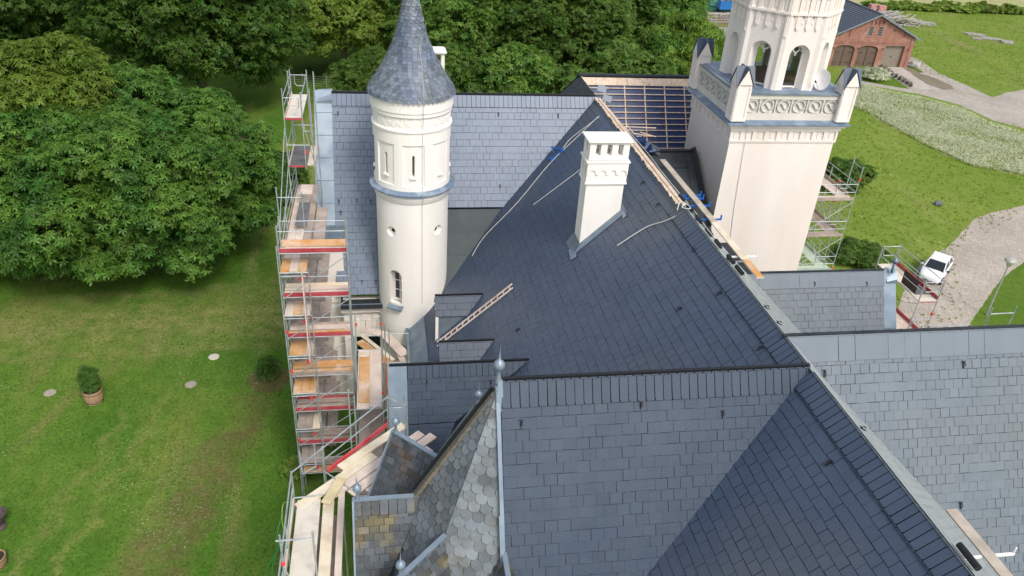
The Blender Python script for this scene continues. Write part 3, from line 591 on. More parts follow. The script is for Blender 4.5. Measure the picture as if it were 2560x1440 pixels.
panelrow(mb, V(tx0-.06, ty0, 0), V(1, 0, 0), V(0, -1, 0), tx1-tx0+.12, 15.55, 16.14, 9); panelrow(mb, V(tx1, ty0-.06, 0), V(0, 1, 0), V(1, 0, 0), ty1-ty0+.12, 15.55, 16.14, 9)
panelrow(mb, V(tx0, ty0-.06, 0), V(0, 1, 0), V(-1, 0, 0), ty1-ty0+.12, 15.55, 16.14, 9); panelrow(mb, V(tx0-.06, ty1, 0), V(1, 0, 0), V(0, 1, 0), tx1-tx0+.12, 15.55, 16.14, 9)
mb.build('panel_frieze', CREAM, tower)
mb = MB(); g = .42
for (a, b) in (((tx0-g, ty0-g), (tx1+g, ty0-g)), ((tx1+g, ty0-g), (tx1+g, ty1+g)), ((tx1+g, ty1+g), (tx0-g, ty1+g)), ((tx0-g, ty1+g), (tx0-g, ty0-g))):
    i = lambda p: (tcx+(p[0]-tcx)*.82, tcy+(p[1]-tcy)*.82)
    mb.hexa([(*a, 16.45), (*b, 16.45), (*i(b), 16.45), (*i(a), 16.45), (*a, 16.5), (*b, 16.5), (*i(b), 16.68), (*i(a), 16.68)])
mb.build('ledge', ZINC_B, tower, 'streaked blue zinc ledge of the tower')
dz = 17.95
MB().bb((tx0+.1, ty0+.1, 16.6), (tx1-.1, ty1-.1, dz)).build('balcony_floor', ZINC_B, tower)
# balustrade: rails, coping, roundels with an S curve
def balustrade(o, u, n, w, num):
    mb = MB(); B = lambda a0, a1, c0, c1, d0, d1, m=mb: m.hexa([o+u*a0+n*d0+V(0, 0, c0), o+u*a1+n*d0+V(0, 0, c0), o+u*a1+n*d1+V(0, 0, c0), o+u*a0+n*d1+V(0, 0, c0), o+u*a0+n*d0+V(0, 0, c1), o+u*a1+n*d0+V(0, 0, c1), o+u*a1+n*d1+V(0, 0, c1), o+u*a0+n*d1+V(0, 0, c1)])
    B(0, w, 16.6, 16.95, -.16, .06); B(0, w, 17.62, 17.85, -.16, .06); B(0, w, 16.95, 17.62, -.16, -.05)
    pw_ = w/num; RS = []
    for i in range(num):
        r = MB(); RS.append(r)
        cx = pw_*(i+.5); R = min(.32, pw_*.44); c = lambda t, rr, d: o+u*(cx+rr*math.cos(t))+V(0, 0, 17.285+rr*math.sin(t))+n*d
        N = 20
        for k in range(N):
            t0, t1 = 2*math.pi*k/N, 2*math.pi*(k+1)/N; r.hexa([c(t0, R-.05, -.05), c(t1, R-.05, -.05), c(t1, R, -.05), c(t0, R, -.05), c(t0, R-.05, .045), c(t1, R-.05, .045), c(t1, R, .045), c(t0, R, .045)])
        S = []
        for k in range(13):
            t = k/12; S.append((-.5*R*math.cos(math.pi*t*1)*1.0 if 0 else (R*.5)*math.sin(2*math.pi*t)*-.9, R*(1-2*t)*.95))
        for (a, b), (e, f_) in zip(S[:-1], S[1:]): r.beam(o+u*(cx+b)+V(0, 0, 17.285+a)+n*.0, o+u*(cx+f_)+V(0, 0, 17.285+e)+n*.0, .035, .08, up=n)
        B(pw_*i-.03, pw_*i+.03, 16.95, 17.62, -.05, .05)
    bo = mb.build('balustrade', CREAM_D, tower); [r.build('roundel', PANEL, bo) for r in RS]
    cp = MB(); B(-.05, w+.05, 17.85, 17.93, -.42, .14, cp); cp.build('balustrade_coping', ZINC, bo)
    return bo
g = .05
balustrade(V(tx0+.3, ty0+.0, 0), V(1, 0, 0), V(0, -1, 0), tx1-tx0-.6, 6); balustrade(V(tx0, ty0+.3, 0), V(0, 1, 0), V(-1, 0, 0), ty1-ty0-.6, 6)
balustrade(V(tx1, ty0+.3, 0), V(0, 1, 0), V(1, 0, 0), ty1-ty0-.6, 6); balustrade(V(tx0+.3, ty1, 0), V(1, 0, 0), V(0, 1, 0), tx1-tx0-.6, 6)
# pinnacles with cross gabled slate caps
def pinnacle(cx, cy):
    s = .34; mb = MB(); mb.bb((cx-s, cy-s, 16.62), (cx+s, cy+s, 18.35))
    zt = 19.05; zb = 18.35
    for d in ((1, 0), (0, 1)):
        a = [(-s, zb), (s, zb), (0, zt)]
        if d[0]: mb.prism([(cx+u, cy-s-.07, z) for u, z in a], (0, 2*s+.14, 0))
        else: mb.prism([(cx-s-.07, cy+u, z) for u, z in a], (2*s+.14, 0, 0))
    # sunk panel frames
    for q in (0, 1, 2, 3):
        n_ = V(*((0, -1), (1, 0), (0, 1), (-1, 0))[q], 0); u_ = V(-n_.y, n_.x, 0); c_ = V(cx, cy, 0)+n_*s
        for a0, a1, z0, z1 in ((-s, -s+.1, 16.62, 18.3), (s-.1, s, 16.62, 18.3), (-s+.1, s-.1, 16.62, 16.8)):
            mb.hexa([c_+u_*a0+V(0, 0, z0), c_+u_*a1+V(0, 0, z0), c_+u_*a1+n_*.035+V(0, 0, z0), c_+u_*a0+n_*.035+V(0, 0, z0), c_+u_*a0+V(0, 0, z1), c_+u_*a1+V(0, 0, z1), c_+u_*a1+n_*.035+V(0, 0, z1), c_+u_*a0+n_*.035+V(0, 0, z1)])
    o = mb.build('pinnacle', CREAM, tower, bevel=.008)
    r = MB(); e = s+.11
    for q in range(4):
        n_ = V(*((0, -1), (1, 0), (0, 1), (-1, 0))[q], 0); u_ = V(-n_.y, n_.x, 0); C_ = V(cx, cy, 0); k = (zt-zb)/s
        top = C_+V(0, 0, zt+.09); f = C_+n_*e+V(0, 0, zt+.09)
        for sg in (-1, 1):
            lo = C_+n_*e+u_*sg*e+V(0, 0, zt+.09-e*k)
            r.poly([top, f, lo]); r.poly([top-V(0, 0, .035), f-V(0, 0, .035), lo-V(0, 0, .035)]); r.poly([f, lo, lo-V(0, 0, .035), f-V(0, 0, .035)])
    r.build('slate_cap', SLATE_W, o)
    return o
for cx, cy in ((tx0+.05, ty0+.05), (tx1-.05, ty0+.05), (tx0+.05, ty1-.05), (tx1-.05, ty1-.05)): pinnacle(cx, cy)
# octagonal belvedere with eight arched openings
ap = 2.28; side = 2*ap*math.tan(math.pi/8); zt = 25.0
octm = MB(); win = []
def octface(k):
    a = -math.pi/2+k*math.pi/4; n_ = V(math.cos(a), math.sin(a), 0); u_ = V(-math.sin(a), math.cos(a), 0); O = V(tcx, tcy, 0)+n_*ap
    wd, zs, z0 = .50, 19.55, dz    # half width, springing, foot
    P = lambda u, z, d=0: O+u_*u+V(0, 0, z)-n_*d
    h = side/2
    octm.poly([P(-h, z0), P(-wd, z0), P(-wd, zs), P(-h, zs)]); octm.poly([P(wd, z0), P(h, z0), P(h, zs), P(wd, zs)])
    A = [(-wd*math.cos(t), zs+wd*math.sin(t)) for t in np.linspace(0, math.pi, 15)]
    for (a1, b1), (a2, b2) in zip(A[:-1], A[1:]): octm.poly([P(a1, b1), P(a2, b2), P(a2, 21.2), P(a1, 21.2)])
    octm.poly([P(-h, zs), P(-wd, zs), P(-wd, 21.2), P(-h, 21.2)]); octm.poly([P(wd, zs), P(h, zs), P(h, 21.2), P(wd, 21.2)])
    octm.poly([P(-h, 21.2), P(h, 21.2), P(h, zt), P(-h, zt)])
    D = .46; wi = .38
    B = [(-wi*math.cos(t), zs+wi*math.sin(t)) for t in np.linspace(0, math.pi, 15)]
    OA = [(-wd, z0)]+A+[(wd, z0)]; OB = [(-wi, z0)]+B+[(wi, z0)]
    for i in range(len(OA)-1): octm.poly([P(*OA[i]), P(*OB[i], D), P(*OB[i+1], D), P(*OA[i+1])])
    # window with trefoil tracery
    fr_ = MB()
    for i in range(len(OB)-1): fr_.beam(P(OB[i][0]*.95, OB[i][1], D-.03), P(OB[i+1][0]*.95, OB[i+1][1], D-.03), .06, .05, up=n_)
    fr_.beam(P(-wi, z0+.04, D-.03), P(wi, z0+.04, D-.03), .09, .06, up=n_)
    for cx_, cz_, rr in ((-.19, zs, .17), (.19, zs, .17), (0, zs+.2, .16)):
        for t0 in np.arange(0, 2*math.pi, math.pi/6):
            if cz_+rr*math.sin(t0+.26) < zs-.07: continue
            fr_.tube(P(cx_+rr*math.cos(t0), cz_+rr*math.sin(t0), D-.03), P(cx_+rr*math.cos(t0+math.pi/6), cz_+rr*math.sin(t0+math.pi/6), D-.03), .02, 4)
    f_ = fr_.build('window', WHITE, tower)
    MB().poly([P(*q, D-.005) for q in OB]).build('pane', GLASS2, tower)
GLASS2 = bpy.data.materials.new('clear_glass'); GLASS2.use_nodes = True; n_ = GLASS2.node_tree.nodes; l_ = GLASS2.node_tree.links
mx = n_.new('ShaderNodeMixShader'); tr = n_.new('ShaderNodeBsdfTransparent'); gl = n_.new('ShaderNodeBsdfGlossy'); gl.inputs['Roughness'].default_value = .03; tr.inputs[0].default_value = (.8, .85, .82, 1)
fr2 = n_.new('ShaderNodeFresnel'); fr2.inputs[0].default_value = 1.6; l_.new(fr2.outputs[0], mx.inputs[0]); l_.new(tr.outputs[0], mx.inputs[1]); l_.new(gl.outputs[0], mx.inputs[2]); l_.new(mx.outputs[0], n_['Material Output'].inputs[0])
for k in range(8): octface(k)
# slender corner shafts
for k in range(8):
    a = -math.pi/2+math.pi/8+k*math.pi/4; c = V(tcx, tcy, 0)+V(math.cos(a), math.sin(a), 0)*(ap/math.cos(math.pi/8))
    octm.tube(c-V(math.cos(a), math.sin(a), 0)*.2+V(0, 0, dz), c-V(math.cos(a), math.sin(a), 0)*.2+V(0, 0, 25), .26, 8)
belv = octm.build('belvedere', CREAM, tower, 'octagonal storey with tall arched windows')
MB().lathe((tcx, tcy, 0), [(1.75, dz+.0), (1.75, 24)], 8, a0=math.pi/8, a1=2*math.pi+math.pi/8).build('inner_lining', mat('inner_plaster', (.42, .36, .28), .9), tower) if 0 else None
MB().poly([(tcx+2.0*math.cos(t), tcy+2.0*math.sin(t), dz+.02) for t in np.linspace(0, 2*math.pi, 9)[:-1]]).build('belvedere_floor', mat('terracotta_floor', (.16, .07, .045), .8), tower)
MB().poly([(tcx+2.3*math.cos(t), tcy+2.3*math.sin(t), 24.9) for t in np.linspace(0, 2*math.pi, 9)[:-1]]).build('belvedere_ceiling', CREAM_D, tower)
# corbel frieze: little pointed brackets then coffers
mb = MB()
for k in range(8):
    a = -math.pi/2+k*math.pi/4; n_ = V(math.cos(a), math.sin(a), 0); u_ = V(-math.sin(a), math.cos(a), 0); O = V(tcx, tcy, 0)+n_*ap
    def b(a0, a1, c0, c1, d): mb.hexa([O+u_*a0+V(0, 0, c0)-n_*.02, O+u_*a1+V(0, 0, c0)-n_*.02, O+u_*a1+n_*d+V(0, 0, c0), O+u_*a0+n_*d+V(0, 0, c0), O+u_*a0+V(0, 0, c1)-n_*.02, O+u_*a1+V(0, 0, c1)-n_*.02, O+u_*a1+n_*d+V(0, 0, c1), O+u_*a0+n_*d+V(0, 0, c1)])
    h = side/2+.02; pw_ = 2*h/4
    b(-h, h, 21.35, 21.45, .1)
    for i in range(5):
        x = -h+i*pw_; lo = 20.35 if i in (0, 4) else 20.72; b(max(-h, x-.09), min(h, x+.09), lo+.1, 21.35, .05); b(max(-h, x-.06), min(h, x+.06), lo, lo+.1, .08)
        if i < 4:
            for s_ in range(3): b(x+.09+s_*.06, x+.12+s_*.06+.02, 21.05+s_*.09, 21.35, .02); b(x+pw_-.14-s_*.06, x+pw_-.09-s_*.06, 21.05+s_*.09, 21.35, .02)
            b(x+.16, x+pw_-.16, 20.98, 21.04, .02)
    for i in range(4): x = -h+i*pw_; b(x, x+.09, 21.45, 22.15, .06); b(x+pw_-.09, x+pw_, 21.45, 22.15, .06); b(x+.18, x+pw_-.18, 21.6, 22.0, .03)
    b(-h, h, 22.15, 22.3, .12); b(-h-.04, h+.04, 22.3, 22.5, .2)
mb.build('corbel_frieze', CREAM, tower)
pts = [PY(1968, -20, 33.78), PY(1962, 15, 33.72), PY(1942, 130, 33.72), PY(1928, 205, 33.72), PY(1926, 222, 33.72)]
MB().path(pts, .012, 4).build('lightning_cable', mat('cable_grey', (1, 1, 1)), tower)
q = PY(1872, 312, 33.05); MB().path([q, PY(1866, 330, 33.36), PY(1864, 345, 33.40), PY(1862, 356, 33.46), PY(1835, 520, 33.48), PY(1825, 600, 33.48)], .012, 4).build('lightning_cable', mat('cable_grey', (1, 1, 1)), tower)
# ================================================================ POLYGONAL STAIR TOWER WITH SPIRE in the foreground
OC = V(2.73, 15.2, 0); tg = .55            # spire radius grows .55 m per metre down
spw = MB(); spw.lathe(OC, [(3.45/math.cos(math.pi/8), 0), (3.45/math.cos(math.pi/8), 9.7)], 8, a0=math.pi/8, a1=2*math.pi+math.pi/8)
spt = spw.build('polygonal_tower', CREAM, castle, 'polygonal tower end with old fish scale slate spire and small gables')
def dirv(a): return V(math.cos(a), math.sin(a), 0)
apex = OC+V(0, 0, 15.95)
SCALE_DK = mat('scale_slate_dark', (.105, .125, .14), .55, (.15, .17, .185), 1.3, c3=(.12, .125, .125), scale3=.9, island=.30, bump=.5, bscale=18)
for k in range(8):
    a = -math.pi/2-(k+.5)*math.pi/4; h = math.pi/8; zb = 9.9; r = (15.95-zb)*tg
    p, q = OC+dirv(a-h)*r+V(0, 0, zb), OC+dirv(a+h)*r+V(0, 0, zb)
    if k in (2, 3, 4, 5, 6, 7):     # hidden sides: plain
        MB().poly([apex, p, q]).build('spire_slope', SCALE_OLD, spt); continue
    big = k in (0,)
    roofplane('spire_slope', [apex, p, q], (q-p), .32, .245, [SCALE_OLD if big else SCALE_DK, GAP], spt, SCAL, gap=.006, hg=.0, lift=.045, jit=.008)
# gablets
def finial(p, s=1., name='finial'):
    o = MB(); o.lathe(p, [(.0, -.25*s), (.10*s, -.25*s), (.09*s, -.05*s), (.06*s, .12*s), (.055*s, .30*s), (.07*s, .33*s), (.10*s, .35*s), (.155*s, .42*s), (.17*s, .50*s), (.155*s, .58*s), (.09*s, .655*s), (.04*s, .69*s), (.03*s, .80*s), (.012*s, .98*s), (.0, 1.25*s)], 16)
    return o.build(name, ZINC_F, spt, smooth=True)
ZINC_F = mat('painted_zinc', (.22, .28, .34), .4, (.26, .32, .38), 3, metal=.25)
ZL = 12.22
def gablet(k, mats, lab=None):
    a = -math.pi/2-k*math.pi/4; d = dirv(a); u = V(-d.y, d.x, 0); R0, R1 = 1.6, 3.78; hw = 1.34; drop = hw*1.72
    def P(r, s, z): return OC+d*r+u*s+V(0, 0, z)
    base = MB(); base.poly([P(R1-.12, -hw+.05, ZL-drop), P(R1-.12, hw-.05, ZL-drop), P(R1-.12, 0, ZL-.03)])
    g_ = base.build('gablet', CREAM, spt, lab)
    for sg in (-1, 1):
        zb = ZL-drop
        rb = 3.15
        pts = [P(R1, 0, ZL), P(R1, sg*hw, zb), P(rb, sg*hw, zb), P(R0+.3, 0, ZL)]
        roofplane('gablet_roof', pts, d, .27, .195, mats, g_, RECT, gap=.010, lift=.018, jit=.007, ridge=.42 if k == 2 and sg > 0 else None)
        MB().beam(P(R1+.0, sg*hw, zb+.03), P(R1+.0, sg*.02, ZL+.06), .05, .07).build('verge_strip', ZINC_F, g_)
    MB().beam(P(R0+.2, 0, ZL+.05), P(R1+.02, 0, ZL+.05), .13, .05).build('ridge_strip', ZINC_F, g_)
    finial(P(R1-.12, 0, ZL+.1), .72, 'finial').parent = g_
    return g_
gabs = {}
SLATE_OLD2 = mat('slate_old_dark', (.055, .07, .082), .5, (.09, .10, .112), 2.5, c3=(.12, .08, .05), scale3=1.2, island=.35, bump=.5, bscale=18)
for k, lab in ((0, 'gablet nearest the bottom edge with zinc ridge'), (1, 'gablet with lichen spots pointing to the lower left'), (2, 'gablet roof with mossy yellow stained slates'), (3, 'dark slated gablet beside the pale scaffold boards'), (4, 'gablet behind the spire')):
    gabs[k] = gablet(k, [SLATE_OLD if k in (0, 1, 2) else SLATE_OLD2, GAP], lab)
# rounded ridge course on the west gablet
finial(OC+V(-.05, 0, 16.12), .85)
MB().hexa([V(2.60, 14.84, 15.35), V(2.80, 14.84, 15.35), V(2.80, 14.92, 15.35), V(2.6, 14.92, 15.35), V(2.66, 15.13, 16.1), V(2.78, 15.13, 16.1), V(2.78, 15.25, 16.1), V(2.66, 15.25, 16.1)]).build('apex_flashing', ZINC, spt)
# worn timber hip left of the spire
h = math.pi/8; a = -math.pi/2-2*math.pi/4+0*h; r = (15.95-10.9)*tg/math.cos(h)
hp = OC+dirv(-math.pi-h)*r+V(0, 0, 10.9)
r = (15.95-12.1)*tg; hp = OC+dirv(-math.pi)*r+V(0, 0, 12.1)
MB().beam(apex+V(-.1, 0, -.25), hp+V(-.03, 0, .12), .16, .10).build('hip_board', mat('old_timber', (.13, .115, .09), .9, (.20, .17, .13), 5, stretch=(1, 1, 3)), spt, 'worn bare timber hip of the spire')
MB().beam(apex+V(-.17, .1, -.18), hp+V(-.13, .1, .2), .07, .08).build('hip_edge', BLACK, spt)
# ================================================================ ROOF HOOKS (safety hooks screwed through the slates)
def hook(mb, p, n, down, s=.8):
    side = n.cross(down).normalized()
    mb.beam(p+n*.02, p+n*.05+down*.26*s, .035, .02, up=n); mb.tube(p+n*.05+down*.02, p+n*.13*s+down*.06, .014, 5); mb.tube(p+n*.13*s+down*.06+side*.0, p+n*.10+down*.17*s, .014, 5); mb.beam(p+side*-.05+n*.05, p+side*.05+n*.05, .03, .02, up=n)
def hooks(name, pix, plane, parent, s=.8):
    O, n = plane
    down = V(0, 0, -1)-n*V(0, 0, -1).dot(n); down.normalize()
    for x, y in pix:
        d = ray(x, y); t = (O-CAM).dot(n)/d.dot(n); mb = MB(); hook(mb, CAM+d*t, n, down, s); mb.build('roof_hook', BLACK, parent)
hooks('w', [(1300, 823), (1742, 622), (1805, 732), (1908, 868), (1612, 455), (1650, 510), (2082, 1155), (1705, 770)][:8], (V(RX, 20, RZ), nW), w1)
hooks('f', [(845, 280), (848, 500), (892, 498), (926, 500), (1246, 283), (1395, 286), (1250, 462)], (V(0, 38.7, RZ), nF), farw)
hooks('f', [(905, 701), (940, 700), (852, 528)], (V(0, 38.7, RZ), nF), farw2)
hooks('n', [(1602, 1003), (1303, 1050), (1806, 1026)], (V(0, 15.2, RZ), nN), nearw)
hooks('e', [(2060, 925), (2407, 903), (2400, 1255)], (V(0, 16.6, RZ), nE), e1)
hooks('e', [(2035, 705), (2165, 705)], (V(0, 26., 12.5), nE), e2)
hooks('l', [(1067, 950), (1227, 950)], (V(0, 23.6, 10.35), nN), lowg)
for x, y in ((1917, 740), (1942, 803), (2148, 1075), (1815, 650)):
    p = PX(x, y, RX+.2); mb = MB(); hook(mb, V(RX+.2, p.y, RZ-.15), V(.6, 0, .8).normalized(), V(.8, 0, -.6)); mb.build('roof_hook', BLACK, castle)
MB().tube((21.3, 25.9, 12.5), (21.3, 25.9, 12.95), .05, 8).lathe((21.3, 25.9, 12.95), [(.03, 0), (.12, .06), (.14, .12), (.12, .19), (.02, .24), (.01, .3)], 12).build('finial', ZINC_D, e2, smooth=True)
# ================================================================ THINGS ON THE ROOFS
def W(x, y, l): return PW(x, y, l)
# wooden ladder
a, b = PW(1095, 862, .06), PW(1283, 716, .06); d = (b-a).normalized(); s_ = nW.cross(d).normalized()
lad = thing('roof_ladder', 'light wooden ladder lying on the slates beside the dormers', 'ladder', a)
L = (b-a).length
for sg in (-1, 1): mb = MB(); mb.beam(a+s_*sg*.155+nW*.05, b+s_*sg*.155+nW*.05, .05, .055, up=nW); mb.build('rail', PLANK_P, lad)
n = 13
for i in range(n):
    t = (i+.5)/n; mb = MB(); c = a+(b-a)*t; mb.beam(c-s_*.15+nW*.06, c+s_*.15+nW*.06, .05, .04, up=nW); mb.build('rung', PLANK_P, lad)
# blue roof bracket
def onw(x, y, l=.06): return PW(x, y, l)
br = thing('roof_bracket', 'bright blue steel roof bracket lying on the main slope left of the chimney', 'bracket', onw(1385, 385))
mb = MB(); pts = {k: onw(*v, l) for k, v, l in (('a', (1378, 398), .06), ('b', (1404, 374), .1), ('c', (1400, 371), .35), ('d', (1378, 368), .4), ('e', (1384, 382), .25))}
mb.beam(pts['a'], pts['b'], .07, .05, up=nW); mb.beam(pts['b'], pts['d'], .05, .05, up=nW); mb.beam(pts['d'], pts['e'], .03, .03); mb.build('arm', BLUE, br)
mb = MB(); mb.beam(pts['a']+V(0, -.2, 0), pts['a']+V(0, .2, 0), .12, .1, up=nW); mb.beam(pts['b']+V(0, -.25, 0), pts['b']+V(0, .15, 0), .12, .1, up=nW); mb.build('foot', BLUE, br)
# ropes
def rope(name, pts, label, r=.016):
    # smooth polyline (Catmull-Rom) in world space
    out = []
    P_ = [pts[0]]+pts+[pts[-1]]
    for i in range(1, len(P_)-2):
        p0, p1, p2, p3 = P_[i-1:i+3]
        for k in range(8):
            t = k/8; out.append(.5*((2*p1)+(p2-p0)*t+(2*p0-5*p1+4*p2-p3)*t*t+(3*p1-p0-3*p2+p3)*t**3))
    out.append(pts[-1]); c0 = pts[0]
    mb = MB(); mb.path(out, r, 5); o = mb.build(name, ROPE, None); tag(o, label, 'rope'); return o
rope('rope', [onw(1497, 290), onw(1440, 345), onw(1375, 408), onw(1290, 510), onw(1212, 590), onw(1180, 640)], 'long pale rope running down the slates past the blue bracket')
rope('rope', [onw(1498, 292), onw(1460, 320), onw(1425, 348), onw(1408, 370)], 'short pale rope tied to the blue roof bracket')
rope('rope', [onw(1456, 420), onw(1440, 432), onw(1400, 462), onw(1333, 512)], 'pale rope lying left of the tall chimney')
rope('rope', [PX(1700, 525, RX), onw(1688, 540), onw(1660, 553), onw(1622, 565), onw(1590, 583), onw(1543, 614)], 'thick pale rope curling down the slates right of the tall chimney', .02)
rope('rope', [V(RX+.05, 25.3, RZ+.12), V(RX-.12, 25.1, RZ+.06), V(RX+.1, 24.9, RZ+.1), V(RX+.2, 25.3, RZ+.05), V(RX-.05, 25.5, RZ+.1), V(RX-.25, 25.2, RZ-.1)], 'knotted pale rope coiled on the ridge above the slates', .022)
rope('rope', [V(RX+.1, 34, RZ+.1), V(RX+.3, 31, RZ), V(RX+.18, 28, RZ+.08), V(RX+.35, 25, RZ-.05), V(RX+.2, 23, RZ+.05), V(RX+.4, 20.8, RZ-.1), V(RX+.25, 19.8, RZ-.05)], 'long thin rope strung along the ridge beside the scaffold plank', .014)
# planks beside the ridge
def plank(a, b, w, label, m, th=.045, group=None, cat='plank'):
    o = MB().beam(a, b, w, th, up=(0, 0, 1)).build('plank', m, None, bevel=.006); return tag(o, label, cat, group)
plank(V(RX+.80, 30.2, 15.92), V(RX+.80, 24.2, 15.92), .26, 'long weathered plank along the ridge beside the felted roof', WPLANK)
plank(V(RX+.80, 24.15, 15.90), V(RX+.80, 20.1, 15.90), .26, 'plank with an orange end lying along the ridge in front of the tower', PLANK_Y)
plank(V(RX+.80, 10.25, 15.86), V(RX+.80, 6.5, 15.86), .27, 'brownish plank along the ridge in the bottom right corner', WPLANK)
tag(MB().bb((RX+.675, 20.1, 15.925), (RX+.925, 21.3, 15.935)).build('board', PLANK_O), 'short orange board lying on the end of the ridge plank', 'board')
for x, y, nm in ((1740, 505, 1), (1755, 470, 1), (1765, 515, 1), (1790, 565, 1)):
    p = PX(x, y, RX+1.1); mb = MB(); mb.beam(V(RX+.2, p.y, 15.83), V(RX+1.25, p.y, 15.83), .05, .06); mb.beam(V(RX+1.23, p.y, 15.83), V(RX+1.23, p.y, 16.0), .05, .04); o = mb.build('plank_bracket', BLUE, None)
    tag(o, {505: 'blue plank bracket over the black felt roof, middle one', 470: 'blue plank bracket highest up the ridge plank', 515: 'blue plank bracket at the joint of two ridge planks', 565: 'blue plank bracket in front of the pale tower wall'}[y], 'bracket', 'blue brackets under the ridge planks')
for x, y, lab in ((1860, 632, 'white steel plank bracket at the orange end of the ridge plank'), (2480, 1390, 'white steel plank bracket in the bottom right corner')):
    p = PX(x, y, RX+.9); mb = MB(); mb.beam(V(RX+.2, p.y, 15.82), V(RX+1.4, p.y, 15.82), .05, .05); mb.tube(V(RX+1.38, p.y, 15.82), V(RX+1.38, p.y, 16.0), .02, 6); o = mb.build('plank_bracket', WHITE, None); tag(o, lab, 'bracket')
# black rubber rollers of the roof scaffold hooks along the ridge
rol = [(1700, 505), (1722, 520), (1745, 548), (1772, 572), (1796, 598), (1826, 640), (1848, 665), (2410, 1405)]
labs = ['black rubber roller on the ridge near the rope knot', 'second black rubber roller below the rope knot', 'black rubber roller on a blue hook over the ridge', 'black rubber roller between two blue hooks on the ridge', 'black rubber roller left of the plank with orange end', 'upper of the two lowest black rollers on the ridge strip', 'lowest black rubber roller above the small east gable', 'large black rubber roller on the ridge in the bottom right corner']
for (x, y), lab in zip(rol, labs):
    p = PX(x, y, RX+.2); c = V(RX+.24, p.y, RZ-.02); mb = MB(); L = .24 if y < 1000 else .3
    mb.tube(c-V(0, L, 0), c+V(0, L, 0), .075, 12); o = mb.build('roller', BLACK, None, smooth=False); tag(o, lab, 'roller', 'black rollers along the ridge')
# satellite dish
p = PY(2056, 200, 33.75); dish = thing('satellite_dish', 'round white satellite dish standing on the tower balcony', 'satellite dish', V(p.x, p.y, dz))
nd = V(-.93, -.42, .25).normalized(); e1_ = nd.cross(V(0, 0, 1)).normalized(); e2_ = e1_.cross(nd)
mb = MB(); c = V(p.x, p.y, p.z)
rings = [(0, 0), (.15, .01), (.3, .045), (.43, .095)]
for (r0, d0), (r1, d1) in zip(rings[:-1], rings[1:]):
    for i in range(28):
        t0, t1 = 2*math.pi*i/28, 2*math.pi*(i+1)/28; q = lambda r, dd, t: c+e1_*r*math.cos(t)+e2_*r*math.sin(t)*1.1+nd*(dd-.08)
        if r0 == 0: mb.poly([q(0, 0, 0), q(r1, d1, t0), q(r1, d1, t1)]); mb.poly([q(0, -.01, 0), q(r1, d1-.012, t1), q(r1, d1-.012, t0)])
        else: mb.poly([q(r0, d0, t0), q(r1, d1, t0), q(r1, d1, t1), q(r0, d0, t1)]); mb.poly([q(r0, d0-.012, t1), q(r1, d1-.012, t1), q(r1, d1-.012, t0), q(r0, d0-.012, t0)])
mb.build('reflector', WHITE, dish, smooth=True)
MB().tube(c-nd*.1, V(p.x+.15, p.y+.05, dz), .03, 8).build('mast', STEEL, dish)
MB().tube(c-e2_*.45, c+nd*.45-e2_*.15, .012, 6).build('feed_arm', STEEL, dish); MB().box(c-nd*.16, (.16, .16, .14)).build('bracket', WHITE, dish)
MB().tube(c+nd*.42-e2_*.17, c+nd*.52-e2_*.12, .04, 8).build('receiver', BLACK, dish)
# ================================================================ SCAFFOLDS
class Scaf:
    def __init__(s, label, loc): s.r = thing('scaffold', label, 'scaffold', loc, 'steel frame scaffolds round the castle')
    def part(s, name, mb, m, label=None): return mb.build(name, m, s.r, label)
    def post(s, x, y, z0, z1, m=STEEL):
        mb = MB(); z = z0
        mb.tube((x, y, z0), (x, y, z1), .028, 7); 
        o = s.part('post', mb, m)
        return o
    def rail(s, a, b, m=STEEL, name='guardrail', r=.02): return s.part(name, MB().tube(a, b, r, 6), m)
    def deck(s, x0, x1, y0, y1, z, mats, along='y', gap=.012, name='deck', th=.05):
        """planks running along y (or x), one material per plank"""
        n = len(mats); 
        for i, m in enumerate(mats):
            mb = MB(); j = random.uniform(-.012, .012)
            if along == 'y': w = (x1-x0)/n; mb.bb((x0+i*w+gap/2, y0+random.uniform(-.05, .05), z+j), (x0+(i+1)*w-gap/2, y1, z+th+j))
            else: w = (y1-y0)/n; mb.bb((x0+random.uniform(-.05, .03), y0+i*w+gap/2, z+j), (x1+random.uniform(-.03, .05), y0+(i+1)*w-gap/2, z+th+j))
            s.part(name, mb, m)
    def toe(s, a, b, z, m=RED, h=.17, label=None):
        a, b = V(*a, z+h/2+.04), V(*b, z+h/2+.04); return s.part('toe_board', MB().beam(a, b, .035, h), m, label)
    def clipm(s, p): s.part('clip', MB().box(p, (.09, .09, .12), rz=.3), REDCLIP)
    def loopguard(s, x0, x1, y, z):  # end guard of bent tube
        mb = MB(); pts = [V(x0, y, z+1.0), V(x0, y, z+.62), V(x0+.08, y, z+.5), V(x1-.08, y, z+.5), V(x1, y, z+.62), V(x1, y, z+1.0)]; mb.path(pts, .016, 5); s.part('end_guard', mb, STEEL)
Z0 = .02
